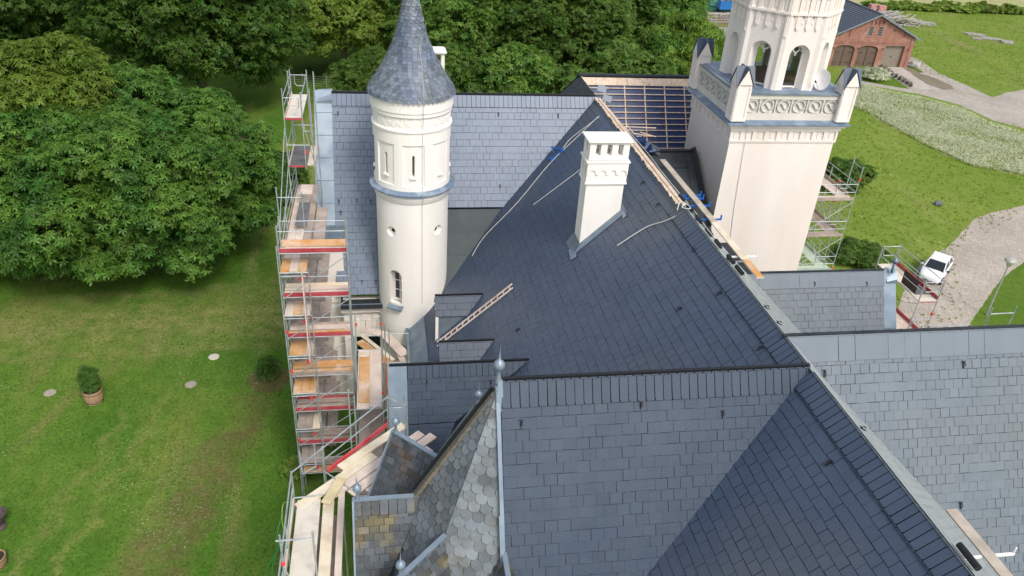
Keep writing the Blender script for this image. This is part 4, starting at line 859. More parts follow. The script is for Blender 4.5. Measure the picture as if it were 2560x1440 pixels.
# ---- corner bay across the recess
S = Scaf('tall scaffold bay with orange and pink decks facing the camera beside the lawn', (-2.85, 27.8, 0))
xa, xb, ya, yb = -4.1, -1.52, 27.35, 28.15
for x in (xa, xb):
    for y in (ya, yb): S.post(x, y, Z0, 14.4 if x == xa or y == ya else 14.25)
S.post(xb+.02, ya-.12, 12.3, 15.0)
levels = [13.2, 11.2, 9.25, 7.25, 5.3, 3.4, 1.6]
dk = [[PLANK_P, PLANK_O], [PLANK_P, PLANK_P], [PLANK_O, PLANK_P], [PLANK_O, PLANK_O], [PLANK, PLANK], [PLANK, PLANK], [PLANK_O, PLANK]]
for i, z in enumerate(levels):
    S.deck(xa+.04, xb-.04, ya+.03, ya+.42, z, [dk[i][0]], 'x'); S.deck(xa+.04, xb-.04, ya+.50, yb, z+.02, [dk[i][1]], 'x')
    if i in (0, 1, 2): S.toe((xa, ya), (xb, ya), z, RED)
    elif i == 3: S.toe((xa, ya), (xb, ya), z, PLANK)
    elif i in (4, 5): S.toe((xa, ya), (xb, ya), z, RED)
    S.toe((xa, yb), (xb, yb), z, (PLANK_O, PLANK_Y, PLANK, PLANK_O, RED, PLANK, PLANK)[i], h=.14)
    S.rail((xa, ya, z+.95), (xb, ya, z+.95)); S.rail((xa, ya, z), (xb, ya, z), name='ledger'); S.rail((xa, yb, z), (xb, yb, z), name='ledger')
    if i: S.rail((xa, ya-.04, z-.05), (xb, ya-.04, levels[i-1]-.1), name='brace')
    S.rail((xa, ya, z-.03), (xa, yb, z-.03), name='transom'); S.rail((xb, ya, z-.03), (xb, yb, z-.03), name='transom')
    if i in (2, 3, 5): S.clipm((xa+.02, ya-.04, z+.3))
S.rail((xa, yb, 14.2), (xb, yb, 14.2)); S.rail((xa, ya, 14.2), (xa, yb, 14.2))
# ---- long run outside the far gable
S = Scaf('long scaffold run along the far gable stepping up to the roof apex', (-3.6, 32, 0))
xa, xb = -4.15, -3.05
zl = [12.45-2*i for i in range(6)]
kinds = [[PLANK_O, PLANK_P, PLANK_O], [PLANK_P, PLANK_O, PLANK_P], [PLANK_O, PLANK_O, PLANK_P], [PLANK_O, PLANK_O, PLANK_O], [PLANK, PLANK, PLANK_Y], [PLANK, PLANK, PLANK]]
for i, z in enumerate(zl):
    S.deck(xa+.05, xb-.05, 27.2, 28.2, z, kinds[i], 'y')
    for y0 in (28.25, 30.7, 33.2):
        S.deck(xa+.05, xb-.05, y0, y0+2.4, z-(.0), [PLANK_P, PLANK_P, PLANK] if i == 0 else [PLANK, PLANK, PLANK], 'y')
        if y0 < 33: S.deck(xb+.0, xb+.5, y0, y0+2.4, z-.05, [PLANK], 'y')
    S.rail((xa, 27.2, z-.03), (xb, 27.2, z-.03), name='transom', r=.03); S.rail((xa, 27.2, z-.17), (xb-.1, 27.2, z-.17), name='transom')
    for x in np.arange(xa+.1, xb-.1, .12): pass
    S.rail((xa, 27.2, z+.95), (xa, 35.8, z+.95)); S.rail((xa, 27.2, z+.5), (xa, 35.8, z+.5))
    S.toe((xa+.02, 28.2), (xa+.02, 35.8), z, PLANK, .15)
    for y0 in (28.2, 33.2): S.rail((xa, y0, z-1.8), (xa, y0+2.4, z), name='brace')
    S.clipm((xb-.3, 27.15, z-.3)); S.clipm((xb-.05, 27.5, z-.35))
for y in (27.2, 30.7, 33.2, 35.8):
    S.post(xa, y, Z0, 13.6 if y < 33 else 17.9); S.post(xb+.02, y, Z0, 12.6 if y < 33 else 17.9)
S.post(-3.25, 26.9, 8.3, 12.75, PLANK_P); 
S.rail((-3.25, 27.0, 12.75), (-2.95, 26.6, 2.2), name='brace')
# stepped upper decks
S.deck(-4.1, -3.42, 33.3, 35.7, 14.35, [PLANK_K], 'y'); S.toe((-4.12, 33.3), (-4.12, 35.7), 14.35, PLANK_P, .15); S.toe((-4.1, 33.28), (-3.4, 33.28), 14.3, RED, .08)
S.deck(-3.38, -3.05, 33.5, 35.9, 14.3, [PLANK_P], 'y')
S.deck(-4.1, -3.42, 33.2, 36.6, 16.55, [PLANK_B], 'y'); S.toe((-4.12, 33.2), (-4.12, 36.6), 16.55, PLANK_P, .12); S.toe((-4.1, 33.18), (-3.4, 33.18), 16.5, RED, .09)
S.deck(-3.8, -3.3, 30.6, 32.9, 12.75, [PLANK_K], 'y'); S.deck(-3.75, -3.2, 32.9, 33.9, 13.2, [PLANK_P], 'y')
for z in (17.5,):
    S.rail((xa, 33.2, z), (xa, 36.6, z)); S.rail((-3.4, 33.2, z), (-3.4, 36.6, z)); S.rail((xa, 33.2, z), (-3.4, 33.2, z)); S.rail((xa, 36.6, z), (-3.4, 36.6, z)); S.rail((xa, 33.6, z-.45), (xa, 36.6, z-.45))
for x, y in ((xa, 36.6), (-3.4, 36.6), (-3.4, 33.2)): S.post(x, y, 14.3, 17.75)
S.rail((xa, 33.2, 15.4), (-3.2, 33.2, 15.4)); S.rail((xa, 35.8, 15.4), (-3.2, 35.8, 15.4)); S.rail((xa, 33.3, 15.3), (xa, 35.7, 15.3)); S.rail((-3.4, 33.3, 16.4), (-3.0, 33.3, 14.4), name='brace')
S.loopguard(-3.95, -3.5, 33.2, 16.5); S.loopguard(-3.95, -3.5, 36.6, 16.5); S.loopguard(-3.7, -3.3, 35.8, 14.6)
S.post(xa-.12, 29.6, 12.9, 15.0); S.post(-3.3, 29.6, 12.9, 14.8); S.rail((xa-.15, 29.6, 14.55), (-3.3, 29.6, 14.55))
S.rail((xa, 28.2, 13.4), (xa-.02, 33.2, 16.2), name='brace'); S.rail((xa+.1, 28.2, 13.0), (xa+.1, 33.2, 15.2), name='brace')
S.clipm((-3.35, 33.4, 15.0))
# ---- inner run under the main eave
S = Scaf('inner scaffold run along the castle wall with an orange board on its deck', (-.4, 27, 0))
xa, xb = -1.42, -.32
for z, ys, ms in ((6.9, (25.4, 29.5), [PLANK_P, PLANK_P]), (4.9, (22.5, 27.8), [PLANK, PLANK]), (2.9, (22.5, 27.8), [PLANK, PLANK])):
    S.deck(xa+.05, xb-.02, ys[0], ys[1], z, ms, 'y'); S.rail((xa, ys[0], z), (xb, ys[0], z), name='transom', r=.028); S.rail((xa, ys[1], z+.05), (xb, ys[1], z+.05), name='transom', r=.028)
S.part('deck', MB().bb((-1.3, 25.7, 6.97), (-.85, 28.9, 7.01)), PLANK_O)
for x in (xa-.03, xb+.03):
    for y in (25.4, 29.6): S.post(x, y, Z0, 8.9 if y > 26 else 7.6, STEEL_G if x < -1 else STEEL)
S.post(xa-.05, 22.4, Z0, 10.3, STEEL_G); S.post(xa, 27.2, Z0, 9.3)
S.post(xb+.35, 28.2, 3, 8.9); S.post(xb+.03, 27.2, 3, 8.6)
S.rail((xa, 29.6, 8.7), (xb, 29.6, 8.7)); S.loopguard(-1.0, -.5, 29.6, 7.5); S.rail((xb, 25.4, 6.2), (xb+.6, 25.4, 6.9), name='brace')
S.deck(-.1, .75, 25.5, 29.3, 6.3, [PLANK_O, PLANK_O, PLANK], 'y'); S.toe((-.13, 25.5), (-.13, 29.3), 6.35, RED, .14)
S.deck(-.1, .75, 22.6, 25.4, 4.6, [PLANK, PLANK, PLANK], 'y'); S.deck(-.1, .6, 22.6, 25.4, 2.6, [PLANK, PLANK], 'y')
S.rail((-.15, 28.6, 8.4), (.9, 28.6, 8.4)); S.post(-.15, 28.6, 4, 9.0); S.post(.85, 28.2, 4, 8.0); S.rail((xb, 27.3, 5.2), (-.1, 27.3, 6.3), name='brace'); S.rail((-.1, 27.2, 4.0), (xb, 27.2, 5.4), name='brace')
S.clipm((-.3, 26.5, 6.8)); S.clipm((-.25, 25.6, 6.0)); S.clipm((xa, 29.6, 8.3)); S.clipm((xb, 29.6, 8.3))
# boards laid round the turret foot (loose things)
def lboard(a, b, w, m, lab, z0=0): return plank(a, b, w, lab, m, .04, 'loose boards round the turret foot')
lboard(V(-1.4, 31.3, 6.2), V(.35, 28.9, 6.2), .42, PLANK_O, 'orange board laid diagonally in front of the turret foot')
lboard(V(-1.3, 31.9, 6.15), V(.2, 29.6, 6.24), .2, PLANK_Y, 'narrow board with orange stains beside the turret foot')
lboard(V(-1.3, 32.5, 6.1), V(-.1, 31.9, 6.1), .5, PLANK_P, 'pale board against the wall left of the turret foot')
lboard(V(-.2, 31.9, 6.2), V(.75, 30.0, 6.2), .5, PLANK_P, 'pinkish board curving round the front of the turret foot')
lboard(V(.2, 31.4, 6.1), V(.75, 29.3, 6.12), .3, PLANK_P, 'greyish board right below the turret foot')
# ---- scaffold round the polygonal tower (foreground)
S = Scaf('pale boarded scaffold platform round the polygonal tower in the foreground', (-2, 15, 0))
zp = 10.3
Q = lambda x, y, z=zp: PZ(x, y, z)
xo, xi = Q(735, 1300).x, Q(860, 1300).x
ytop = Q(735, 1255).y
S.deck(-2.80, -2.12, 11.0, ytop, zp, [PLANK_B], 'y', th=.06); S.deck(-2.05, -1.72, 11.0, ytop+.1, zp, [PLANK_Y], 'y'); S.deck(-1.62, -1.42, 11.0, ytop+.3, zp-.02, [PLANK_P], 'y')
S.deck(-2.6, -1.5, 11.0, 17.0, zp-.55, [PLANK, PLANK], 'y', gap=.1)
S.part('toe_board', MB().bb((-2.93, 11.0, zp), (-2.88, ytop, zp+.17)), PLANK_P)
# slanting run toward the eave
A, Bp = Q(745, 1262, zp), Q(1020, 1075, zp); dr = (Bp-A); dr.z = 0; Ld = dr.length; dr.normalize(); nr = V(dr.y, -dr.x, 0)
for i, (m, w, o, l0, l1) in enumerate(((PLANK_Y, .33, .0, -.1, 2.9), (PLANK_P, .31, .36, .9, Ld+.15), (PLANK_P, .31, .72, 1.3, Ld+.35), (PLANK_P, .32, 1.1, 1.7, Ld-.2), (PLANK_P, .34, 1.5, 1.9, Ld-1.0))):
    a_, b_ = A+dr*l0+nr*(o+.12), A+dr*l1+nr*(o+.12); S.part('deck', MB().beam(a_+V(0, 0, .05+.01*(i % 2)), b_+V(0, 0, .05+.01*(i % 2)), w, .045), m)
S.part('deck', MB().beam(Q(850, 1170, zp+.1), Q(1010, 1062, zp+.1), .3, .045), PLANK_Y)
S.part('toe_board', MB().beam(Q(818, 1178, zp+.1), Q(968, 1062, zp+.1), .04, .17), REDL, 'bright red toe board')
S.part('deck', MB().beam(Q(815, 1258, zp+.16), Q(855, 1195, zp+.16), .3, .05), mat('raw_board', (.60, .50, .28), .8, (.70, .60, .38), 3))
S.part('deck', MB().beam(Q(990, 1130, zp-.1), Q(1030, 1098, zp-.1), .32, .045), PLANK_P)
hz = zp+1.05
pa, pb, pc = Q(728, 1182, hz), Q(805, 1120, hz), Q(968, 993, hz)
S.rail(pa, pc, r=.026); S.rail(V(pb.x, pb.y, zp+.55), V(pc.x, pc.y, zp+.55), r=.024)
pd = Q(1014, 1015, hz); S.rail(pc, pd, r=.024); S.loopguard(pc.x+.1, pc.x+.55, pc.y+.1, zp-.0)
for p in (pa, pb, pc, pd): S.post(p.x, p.y, zp-1.9 if p != pa else 0, hz+.05)
S.rail(pa, V(pa.x+.02, 11, hz), r=.026); S.rail(V(pa.x, pa.y-.1, zp+.5), V(pa.x+.02, 11, zp+.5), r=.024, m=STEEL_G); S.post(pa.x+.02, 15.3, 0, hz)
S.rail(V(pb.x, pb.y, zp+.1), Q(880, 1225, zp+.1), name='transom', r=.022); S.rail(Q(735, 1245, zp+.12), Q(808, 1237, zp+.12), name='transom', r=.022)
mb = MB(); l0, l1, l2, l3 = Q(748, 1130, zp+.6), Q(756, 1185, zp+.45), Q(790, 1165, zp+.45), Q(785, 1110, zp+.6); mb.path([l0, l1, (l1*.8+l2*.2), l2, l3], .018, 5); S.part('end_guard', mb, STEEL)
# upper frame at the bottom edge
zt_ = zp+1.75; f1, f2 = Q(697, 1352, zt_), Q(783, 1345, zt_)
S.rail(f1+V(-.08, 0, 0), f2, r=.024, name='ledger'); S.post(f1.x+.03, f1.y, zp-2, zt_+.2); S.post(f2.x, f2.y, zp, zt_+.25); S.clipm((f1.x+.03, f1.y, zp+.9)); S.rail((f1.x+.05, f1.y, zp+.7), (f1.x+.5, f1.y-.3, zp-.6), name='brace')
for y in (12.0, 15.3, 17.2): S.post(-1.5, y, 0, zp-.1)
# green, yellow and brown hoses
GR, YG, BR = mat('green_hose', (.01, .28, .07), .5), mat('yellow_green_hose', (.35, .50, .08), .5), mat('brown_cable', (.12, .04, .025), .6)
def hose(pix, z0, z1, m, lab):
    P_ = [PZ(x, y, z0+(z1-z0)*i/(len(pix)-1)) for i, (x, y) in enumerate(pix)]; o = rope('hose', P_, lab, .014); o.data.materials[0] = m; o['category'] = 'hose'; return o
hose([(722, 1255), (708, 1260), (705, 1300), (712, 1330), (716, 1340)], 10.2, 9.0, YG, 'yellow green hose looped outside the foreground scaffold rail')
hose([(718, 1270), (706, 1285), (692, 1340), (690, 1380), (668, 1420), (664, 1450)], 10., 7.5, GR, 'bright green hose hanging beside the foreground scaffold')
hose([(716, 1310), (700, 1330), (695, 1375), (682, 1410), (680, 1460)], 9.5, 7.5, GR, 'darker green hose nearer the scaffold posts')
hose([(714, 1300), (706, 1340), (697, 1380), (688, 1455)], 9.5, 7.5, BR, 'reddish brown cable hanging left of the foreground scaffold')
# ---- east scaffold behind the square tower
S = Scaf('steel scaffold with brown decks right of the square tower', (23.3, 33, 0))
y0 = 36.6
ys_ = (y0, y0+1.05)
zd = [PY(2135, 502, y0).z, PY(2110, 592, y0).z]
zd.append(2*zd[1]-zd[0]); zd += [zd[2]-2, zd[2]-4]
x2 = PY(2132, 505, y0).x; 
for i, z in enumerate(zd):
    m = [PLANK_P, PLANK_P] if i == 0 else [PLANK, PLANK]
    if i == 2: m = [mat('mint_panel', (.50, .60, .47), .7, (.58, .66, .54), 12)]
    S.deck(x2-3.2, x2, y0+.03, y0+.62, z, m, 'x'); S.toe((x2-3.2, y0), (x2, y0), z, (PLANK, PLANK, STEEL_G, PLANK, PLANK)[i])
    S.deck(x2-.75, x2-.05, y0+.65, y0+5.5, z, m, 'y'); S.toe((x2, y0+.65), (x2, y0+5.5), z, (PLANK, PLANK, STEEL_G, PLANK, PLANK)[i], .2)
    S.rail((x2-3, y0, z+1.0), (x2, y0, z+1.0)); S.rail((x2-3, y0, z+.52), (x2, y0, z+.52)); S.rail((x2, y0, z+1.0), (x2, y0+5.5, z+1.0)); S.rail((x2, y0, z+.52), (x2, y0+5.5, z+.52))
    S.rail((x2-2.5, y0-.02, z-1.95), (x2, y0-.02, z-.05), name='brace'); S.rail((x2+.02, y0, z-.1), (x2+.02, y0+2.5, z-1.9), name='brace'); S.rail((x2-.75, y0+2.6, z-.1), (x2-.75, y0+.6, z-1.9), name='brace')
    S.loopguard(x2-.7, x2-.1, y0+.6, z)
for x, y, zz in ((x2, y0, zd[0]+2.05), (x2+.0, y0+1.0, zd[0]+2.3), (x2-.75, y0+.7, zd[0]+1.1), (x2, y0+2.8, zd[0]+1.05), (x2-.75, y0+2.8, zd[0]+1.0), (x2-2.6, y0, zd[0]), (x2, y0+5.5, zd[0]+1)): S.post(x, y, Z0, zz)
S.rail((x2, y0, zd[0]+1.9), (x2, y0+1.0, zd[0]+1.95)); S.clipm((x2, y0, zd[0]+1.3)); S.clipm((x2, y0, zd[2]+.2)); S.clipm((x2-.75, y0+.7, zd[0]+.9)); S.clipm((x2-.7, y0+.65, zd[0]-.3))
# ---- scaffold at the small east gable
S = Scaf('scaffold tower with a red toe board between the east gable and the car', (23, 27, 0))
z = 10.6; A, Bq, C_, D_ = PZ(2200, 662, z), PZ(2243, 660, z), PZ(2335, 752, z), PZ(2290, 755, z)
xL, xR = (A.x+D_.x)/2, (Bq.x+C_.x)/2; yN, yF = (C_.y+D_.y)/2, (A.y+Bq.y)/2
S.deck(xL, xR, yN, yF, z, [PLANK_B], 'y'); S.toe((xR, yN), (xR, yF), z, RED, .18)
S.part('hatch', MB().poly([(xL+.12, yN+.5, z+.07), (xL+.12, yN+1.6, z+.07), (xL+.1, yN+1.6, z+.75), (xL+.1, yN+.5, z+.75)]), mat('hatch_brown', (.05, .03, .025), .7), 'open dark hatch of the deck')
S.part('hatch_opening', MB().bb((xL+.15, yN+.5, z+.052), (xR-.1, yN+1.5, z+.06)), PLANK_K)
for x in (xL, xR):
    for y in (yN, yF): S.post(x, y, Z0, z+1.1)
for h_ in (1.0, .52): S.rail((xL, yN, z+h_), (xL, yF, z+h_)) if h_ < .6 else S.rail((xL, yN, z+h_), (xL, yF, z+h_)); S.rail((xR, yN, z+h_), (xR, yF, z+h_)); 
S.rail((xL, yN, z+1), (xR, yN, z+1)); S.rail((xL, yF, z+1), (xR, yF, z+1)); S.rail((xL, yN, z-.05), (xR, yN, z-.05), name='transom', m=RED); S.loopguard(xL+.1, xR-.1, yN, z+.0); S.loopguard(xL+.1, xR-.1, yF, z)
for zz in (z-2, z-4, z-6): S.deck(xL, xR, yN, yF, zz, [PLANK_P], 'y'); S.toe((xR, yN), (xR, yF), zz, RED, .18); S.rail((xL, yN, zz+1), (xR, yN, zz+1)); S.rail((xL, yN, zz), (xR, yN, zz)); S.rail((xR, yN, zz+.05), (xR, yF, zz+1.95), name='brace'); S.rail((xL, yN, zz+1.9), (xL, yF, zz+.1), name='brace'); S.loopguard(xL+.1, xR-.1, yN, zz)
S.clipm((xR, yN, z-.7)); S.clipm((xR, yN, z-2.2))
# ---- scaffold frames showing over the east ridge
S = Scaf('scaffold frames peeping over the east ridge beside the lamp post', (25, 20, 0))
for (xA, yA), (xB, yB), zz in (((2322, 815), (2425, 812), 11.5), ((2475, 785), (2535, 782), 12.2)):
    a_, b_ = PZ(xA, yA, zz), PZ(xB, yB, zz); S.rail(a_, b_, r=.026); 
    for p in (a_, b_): S.post(p.x, p.y, Z0, zz+(.0 if xA < 2400 else .3))
    if xA < 2400: S.rail(a_, a_+V(.2, -2.5, 0)); S.rail(b_, b_+V(.2, -2.5, 0)); S.rail(a_-V(0, 0, .5), a_+V(.2, -2.5, -.5)); S.part('mesh_panel', MB().poly([b_, b_+V(.2, -2.5, 0), b_+V(.2, -2.5, -1), b_-V(0, 0, 1)]), mat('grey_net', (.25, .28, .26), .8))
    else: S.clipm((b_.x, b_.y, zz-.75))
# ================================================================ GROUND
def groundmat(name, a, b, c, d=None, fleck=None, s=1., tracks=()):
    m = bpy.data.materials.new(name); m.use_nodes = True; N = m.node_tree.nodes; L = m.node_tree.links; bs = N["Principled BSDF"]; bs.inputs['Roughness'].default_value = .95; bs.inputs['Specular IOR Level'].default_value = .1
    tc = N.new("ShaderNodeTexCoord"); v = tc.outputs['Object']
    def noise(sc, de=6, st=None, dist=0):
        vv = v
        if st: mp = N.new("ShaderNodeMapping"); mp.inputs['Scale'].default_value = st; mp.inputs['Rotation'].default_value = (0, 0, .12); L.new(v, mp.inputs[0]); vv = mp.outputs[0]
        n = N.new("ShaderNodeTexNoise"); n.inputs['Scale'].default_value = sc; n.inputs['Detail'].default_value = de; n.inputs['Distortion'].default_value = dist; n.inputs['Roughness'].default_value = .62; L.new(vv, n.inputs['Vector']); return n.outputs['Fac']
    def mr(o, lo, hi, a0=0., a1=1.):
        r = N.new("ShaderNodeMapRange"); r.inputs['From Min'].default_value = lo; r.inputs['From Max'].default_value = hi; r.inputs['To Min'].default_value = a0; r.inputs['To Max'].default_value = a1; L.new(o, r.inputs[0]); return r.outputs[0]
    def mix(f, x, y):
        q = N.new("ShaderNodeMix"); q.data_type = 'RGBA'; L.new(f, q.inputs[0])
        for s_, vv in ((q.inputs[6], x), (q.inputs[7], y)):
            if hasattr(vv, 'links'): L.new(vv, s_)
            else: s_.default_value = (*vv, 1)
        return q.outputs[2]
    col = mix(mr(noise(.09*s, 8, dist=.6), .40, .62), a, b)
    col = mix(mr(noise(.35*s, 8, (1., .35, 1)), .50, .72), col, c)
    if d: col = mix(mr(noise(.16*s, 9, (1., .3, 1), 1.), .56, .74), col, d)
    if tracks: sp = N.new("ShaderNodeSeparateXYZ"); L.new(v, sp.inputs[0]); wob = noise(.5, 6); patch = mr(noise(1.1, 6, None, .5), .40, .62)
    for (p0, p1, wd, cc) in tracks:       # worn wheel tracks, mown strips, darker and paler green bands on the ground
        d_ = V(p1[0]-p0[0], p1[1]-p0[1], 0); ln = d_.length; d_.normalize(); nn = V(-d_.y, d_.x, 0)
        def mth(op, *a_):
            q_ = N.new("ShaderNodeMath"); q_.operation = op
            for i_, z_ in enumerate(a_):
                if hasattr(z_, 'links'): L.new(z_, q_.inputs[i_])
                else: q_.inputs[i_].default_value = z_
            return q_.outputs[0]
        X_, Y_ = sp.outputs[0], sp.outputs[1]
        across = mth('ADD', mth('ADD', mth('MULTIPLY', mth('SUBTRACT', X_, p0[0]), nn.x), mth('MULTIPLY', mth('SUBTRACT', Y_, p0[1]), nn.y)), mth('MULTIPLY', mth('SUBTRACT', wob, .5), 3.5))
        along = mth('ADD', mth('MULTIPLY', mth('SUBTRACT', X_, p0[0]), d_.x), mth('MULTIPLY', mth('SUBTRACT', Y_, p0[1]), d_.y))
        f_ = mr(mth('ABSOLUTE', across), wd*1.5, wd*.3); f_ = mth('MULTIPLY', f_, mr(along, -3, 2)); f_ = mth('MULTIPLY', f_, mr(along, ln+2, ln-2)); f_ = mth('MULTIPLY', f_, mth('ADD', mth('MULTIPLY', patch, .72), .28))
        col = mix(f_, col, cc)
    fine = mr(noise(7*s, 6), .3, .7, .72, 1.28); mid = mr(noise(1.3*s, 5), .3, .7, .86, 1.14)
    mu = N.new("ShaderNodeMath"); mu.operation = 'MULTIPLY'; L.new(fine, mu.inputs[0]); L.new(mid, mu.inputs[1])
    h = N.new("ShaderNodeHueSaturation"); L.new(mu.outputs[0], h.inputs['Value']); L.new(col, h.inputs['Color']); col = h.outputs[0]
    if fleck: 
        vo = N.new("ShaderNodeTexVoronoi"); vo.inputs['Scale'].default_value = 4.5*s; L.new(v, vo.inputs['Vector'])
        f1 = mr(vo.outputs['Distance'], .16, .08); f2 = mr(noise(.25*s, 4), .52, .62); mm_ = N.new("ShaderNodeMath"); mm_.operation = 'MULTIPLY'; L.new(f1, mm_.inputs[0]); L.new(f2, mm_.inputs[1]); col = mix(mm_.outputs[0], col, fleck)
    L.new(col, bs.inputs['Base Color'])
    bp = N.new("ShaderNodeBump"); bp.inputs['Strength'].default_value = .6; bp.inputs['Distance'].default_value = .08; L.new(noise(5*s, 6), bp.inputs['Height']); L.new(bp.outputs[0], bs.inputs['Normal'])
    return m
LAWN = groundmat('lawn', (.062, .148, .016), (.105, .185, .026), (.175, .215, .045), (.20, .185, .065), fleck=(.32, .36, .22), tracks=[((-7.2, 35), (-11.6, 12), .9, (.135, .115, .045)), ((-9.0, 31), (-13.6, 12), .6, (.15, .14, .05)), ((-3.2, 45), (-3.8, 12), .8, (.050, .095, .018)), ((-30, 43.0), (-4, 43.5), 2.2, (.22, .22, .075)), ((-6.2, 42), (-6.6, 90), 1.6, (.22, .235, .07)), ((-12, 36), (-16, 12), .35, (.17, .21, .05)), ((-13.6, 35), (-18, 12), .35, (.16, .20, .05)), ((-26, 39.6), (-5, 40.2), .5, (.18, .20, .06)), ((-22, 46), (-8, 47), .5, (.17, .19, .06)), ((-9.2, 42), (-9.8, 66), .5, (.17, .20, .06))])
MEADOW = groundmat('meadow', (.14, .215, .03), (.175, .24, .04), (.20, .25, .055), (.23, .22, .09), s=.8)  # meadow grass; its more open sunlight is brightened into the green
LAWN2 = groundmat('fresh_lawn', (.085, .155, .018), (.11, .175, .024), (.13, .18, .03))
FARM = groundmat('far_field', (.36, .35, .17), (.42, .40, .20), (.33, .35, .15), s=.25)
GRAVEL = groundmat('gravel', (.38, .34, .29), (.44, .40, .35), (.32, .29, .24), (.27, .27, .18), s=1.2)
SOIL = groundmat('soil', (.20, .165, .12), (.25, .21, .155), (.16, .15, .09), s=2)
def cobblemat():
    m = bpy.data.materials.new('cobbles'); m.use_nodes = True; N = m.node_tree.nodes; L = m.node_tree.links; bs = N["Principled BSDF"]; bs.inputs['Roughness'].default_value = .85
    tc = N.new("ShaderNodeTexCoord"); vo = N.new("ShaderNodeTexVoronoi"); vo.inputs['Scale'].default_value = 6.0; L.new(tc.outputs['Object'], vo.inputs['Vector'])
    ve = N.new("ShaderNodeTexVoronoi"); ve.feature = 'DISTANCE_TO_EDGE'; ve.inputs['Scale'].default_value = 6.0; L.new(tc.outputs['Object'], ve.inputs['Vector'])
    cr_ = N.new("ShaderNodeValToRGB"); L.new(vo.outputs['Color'], cr_.inputs[0]); e = cr_.color_ramp.elements; e[0].color = (.46, .40, .33, 1); e[1].color = (.66, .58, .49, 1); e.new(.5).color = (.55, .48, .40, 1)
    no = N.new("ShaderNodeTexNoise"); no.inputs['Scale'].default_value = .25; no.inputs['Detail'].default_value = 6; L.new(tc.outputs['Object'], no.inputs['Vector'])
    mr = N.new("ShaderNodeMapRange"); mr.inputs['From Max'].default_value = .06; L.new(ve.outputs[0], mr.inputs[0])
    q = N.new("ShaderNodeMix"); q.data_type = 'RGBA'; L.new(mr.outputs[0], q.inputs[0]); q.inputs[6].default_value = (.28, .24, .20, 1); L.new(cr_.outputs[0], q.inputs[7])
    q2 = N.new("ShaderNodeMix"); q2.data_type = 'RGBA'; q2.blend_type = 'MULTIPLY'; q2.inputs[0].default_value = .5; L.new(q.outputs[2], q2.inputs[6]); L.new(no.outputs['Fac'], q2.inputs[7])
    hs_ = N.new("ShaderNodeHueSaturation"); hs_.inputs['Value'].default_value = 1.08; L.new(q2.outputs[2], hs_.inputs['Color']); L.new(hs_.outputs[0], bs.inputs['Base Color'])
    bp = N.new("ShaderNodeBump"); bp.inputs['Distance'].default_value = .05; L.new(ve.outputs[0], bp.inputs['Height']); L.new(bp.outputs[0], bs.inputs['Normal'])
    return m
COBB = cobblemat()
def sheet(name, pts, z, m, jag=.25, step=1.2, kind='structure'):
    out = []; n = len(pts)
    for i in range(n):
        a, b = V(*pts[i], 0), V(*pts[(i+1) % n], 0); k = max(1, int((b-a).length/step))
        for j in range(k): p = a.lerp(b, j/k); out.append((p.x+(random.uniform(-jag, jag) if j else 0), p.y+(random.uniform(-jag, jag) if j else 0), z))
    o = MB().poly(out).build(name, m); struct(o, kind); return o
def G(x, y): p = PZ(x, y, 0); return (p.x, p.y)
sheet('ground', [(-900, -60), (900, -60), (900, 2500), (-900, 2500)], 0, LAWN, 0, 1e9)
sheet('meadow', [(21.0, -10), (400, -10), (400, 400), (30, 400), (40, 118), (24, 96), (22.0, 60)], .004, MEADOW, .4, 2)
sheet('far_field', [(-300, 235), (-300, 1500), (800, 1500), (800, 153), (100, 154), (62, 152), (40, 170), (0, 200)], .008, FARM, .8, 4)
sheet('rough_ground', [(20, 118), (62, 118), (70, 133), (90, 140), (60, 152), (30, 158), (0, 168), (-60, 168), (-60, 122)], .012, groundmat('rough', (.17, .19, .06), (.22, .21, .09), (.26, .22, .12)), .6, 2)
sheet('sand_patch', [G(1745, 72), G(1790, 68), G(1835, 70), G(1850, 92), G(1790, 96), G(1745, 92)], .016, GRAVEL, .3, 1.2)
# cobbled drive
cob = [(75, 66), (59.5, 58.5)]+[G(2480, 532), G(2440, 545), G(2370, 618), G(2300, 660), G(2255, 740), G(2230, 830)]+[(30, 30), (26, 10), (36, 10), (38.4, 38)]+[G(2425, 812), G(2440, 785), G(2500, 700), G(2560, 655), (61, 53.5), (82, 60)]
sheet('cobbled_drive', cob, .016, COBB, .05, .5)
sheet('front_lawn', [G(2428, 812), G(2442, 785), G(2502, 700), G(2560, 656), (60.9, 53.2), (60, 20), (40, 15), (38.8, 37)], .012, LAWN2, .05, 2)
# barn yard: paved apron, road, planted bed
sheet('gravel_road', [G(2265, 137), G(2300, 150), G(2345, 182), G(2420, 215), G(2480, 243), G(2520, 230), (92, 97), (120, 95), (120, 84), G(2560, 322), G(2480, 300), G(2400, 263), G(2300, 236), G(2200, 218), G(2125, 207), G(2125, 199), G(2200, 210), G(2275, 222), G(2260, 213), G(2205, 180), G(2196, 169), G(2250, 168), G(2262, 160)], .012, GRAVEL, .12, 1.)
sheet('paved_apron', [G(2197, 168), G(2249, 168), G(2292, 190), G(2330, 208), G(2372, 224), G(2300, 224), G(2245, 200)], .016, mat('pavers', (.42, .37, .33), .9, (.50, .45, .40), 1.5, c3=(.36, .31, .27), scale3=.5), .05, 1.)
sheet('planting_bed', [G(2258, 170), G(2280, 172), G(2300, 184), G(2345, 198), G(2380, 215), G(2385, 224), G(2360, 225), G(2320, 212), G(2285, 190)], .020, SOIL, .15, .8)
sheet('small_lawn', [G(2120, 170), G(2193, 170), G(2235, 195), G(2270, 222), G(2210, 213), G(2125, 196)], .016, LAWN2, .1, 1)
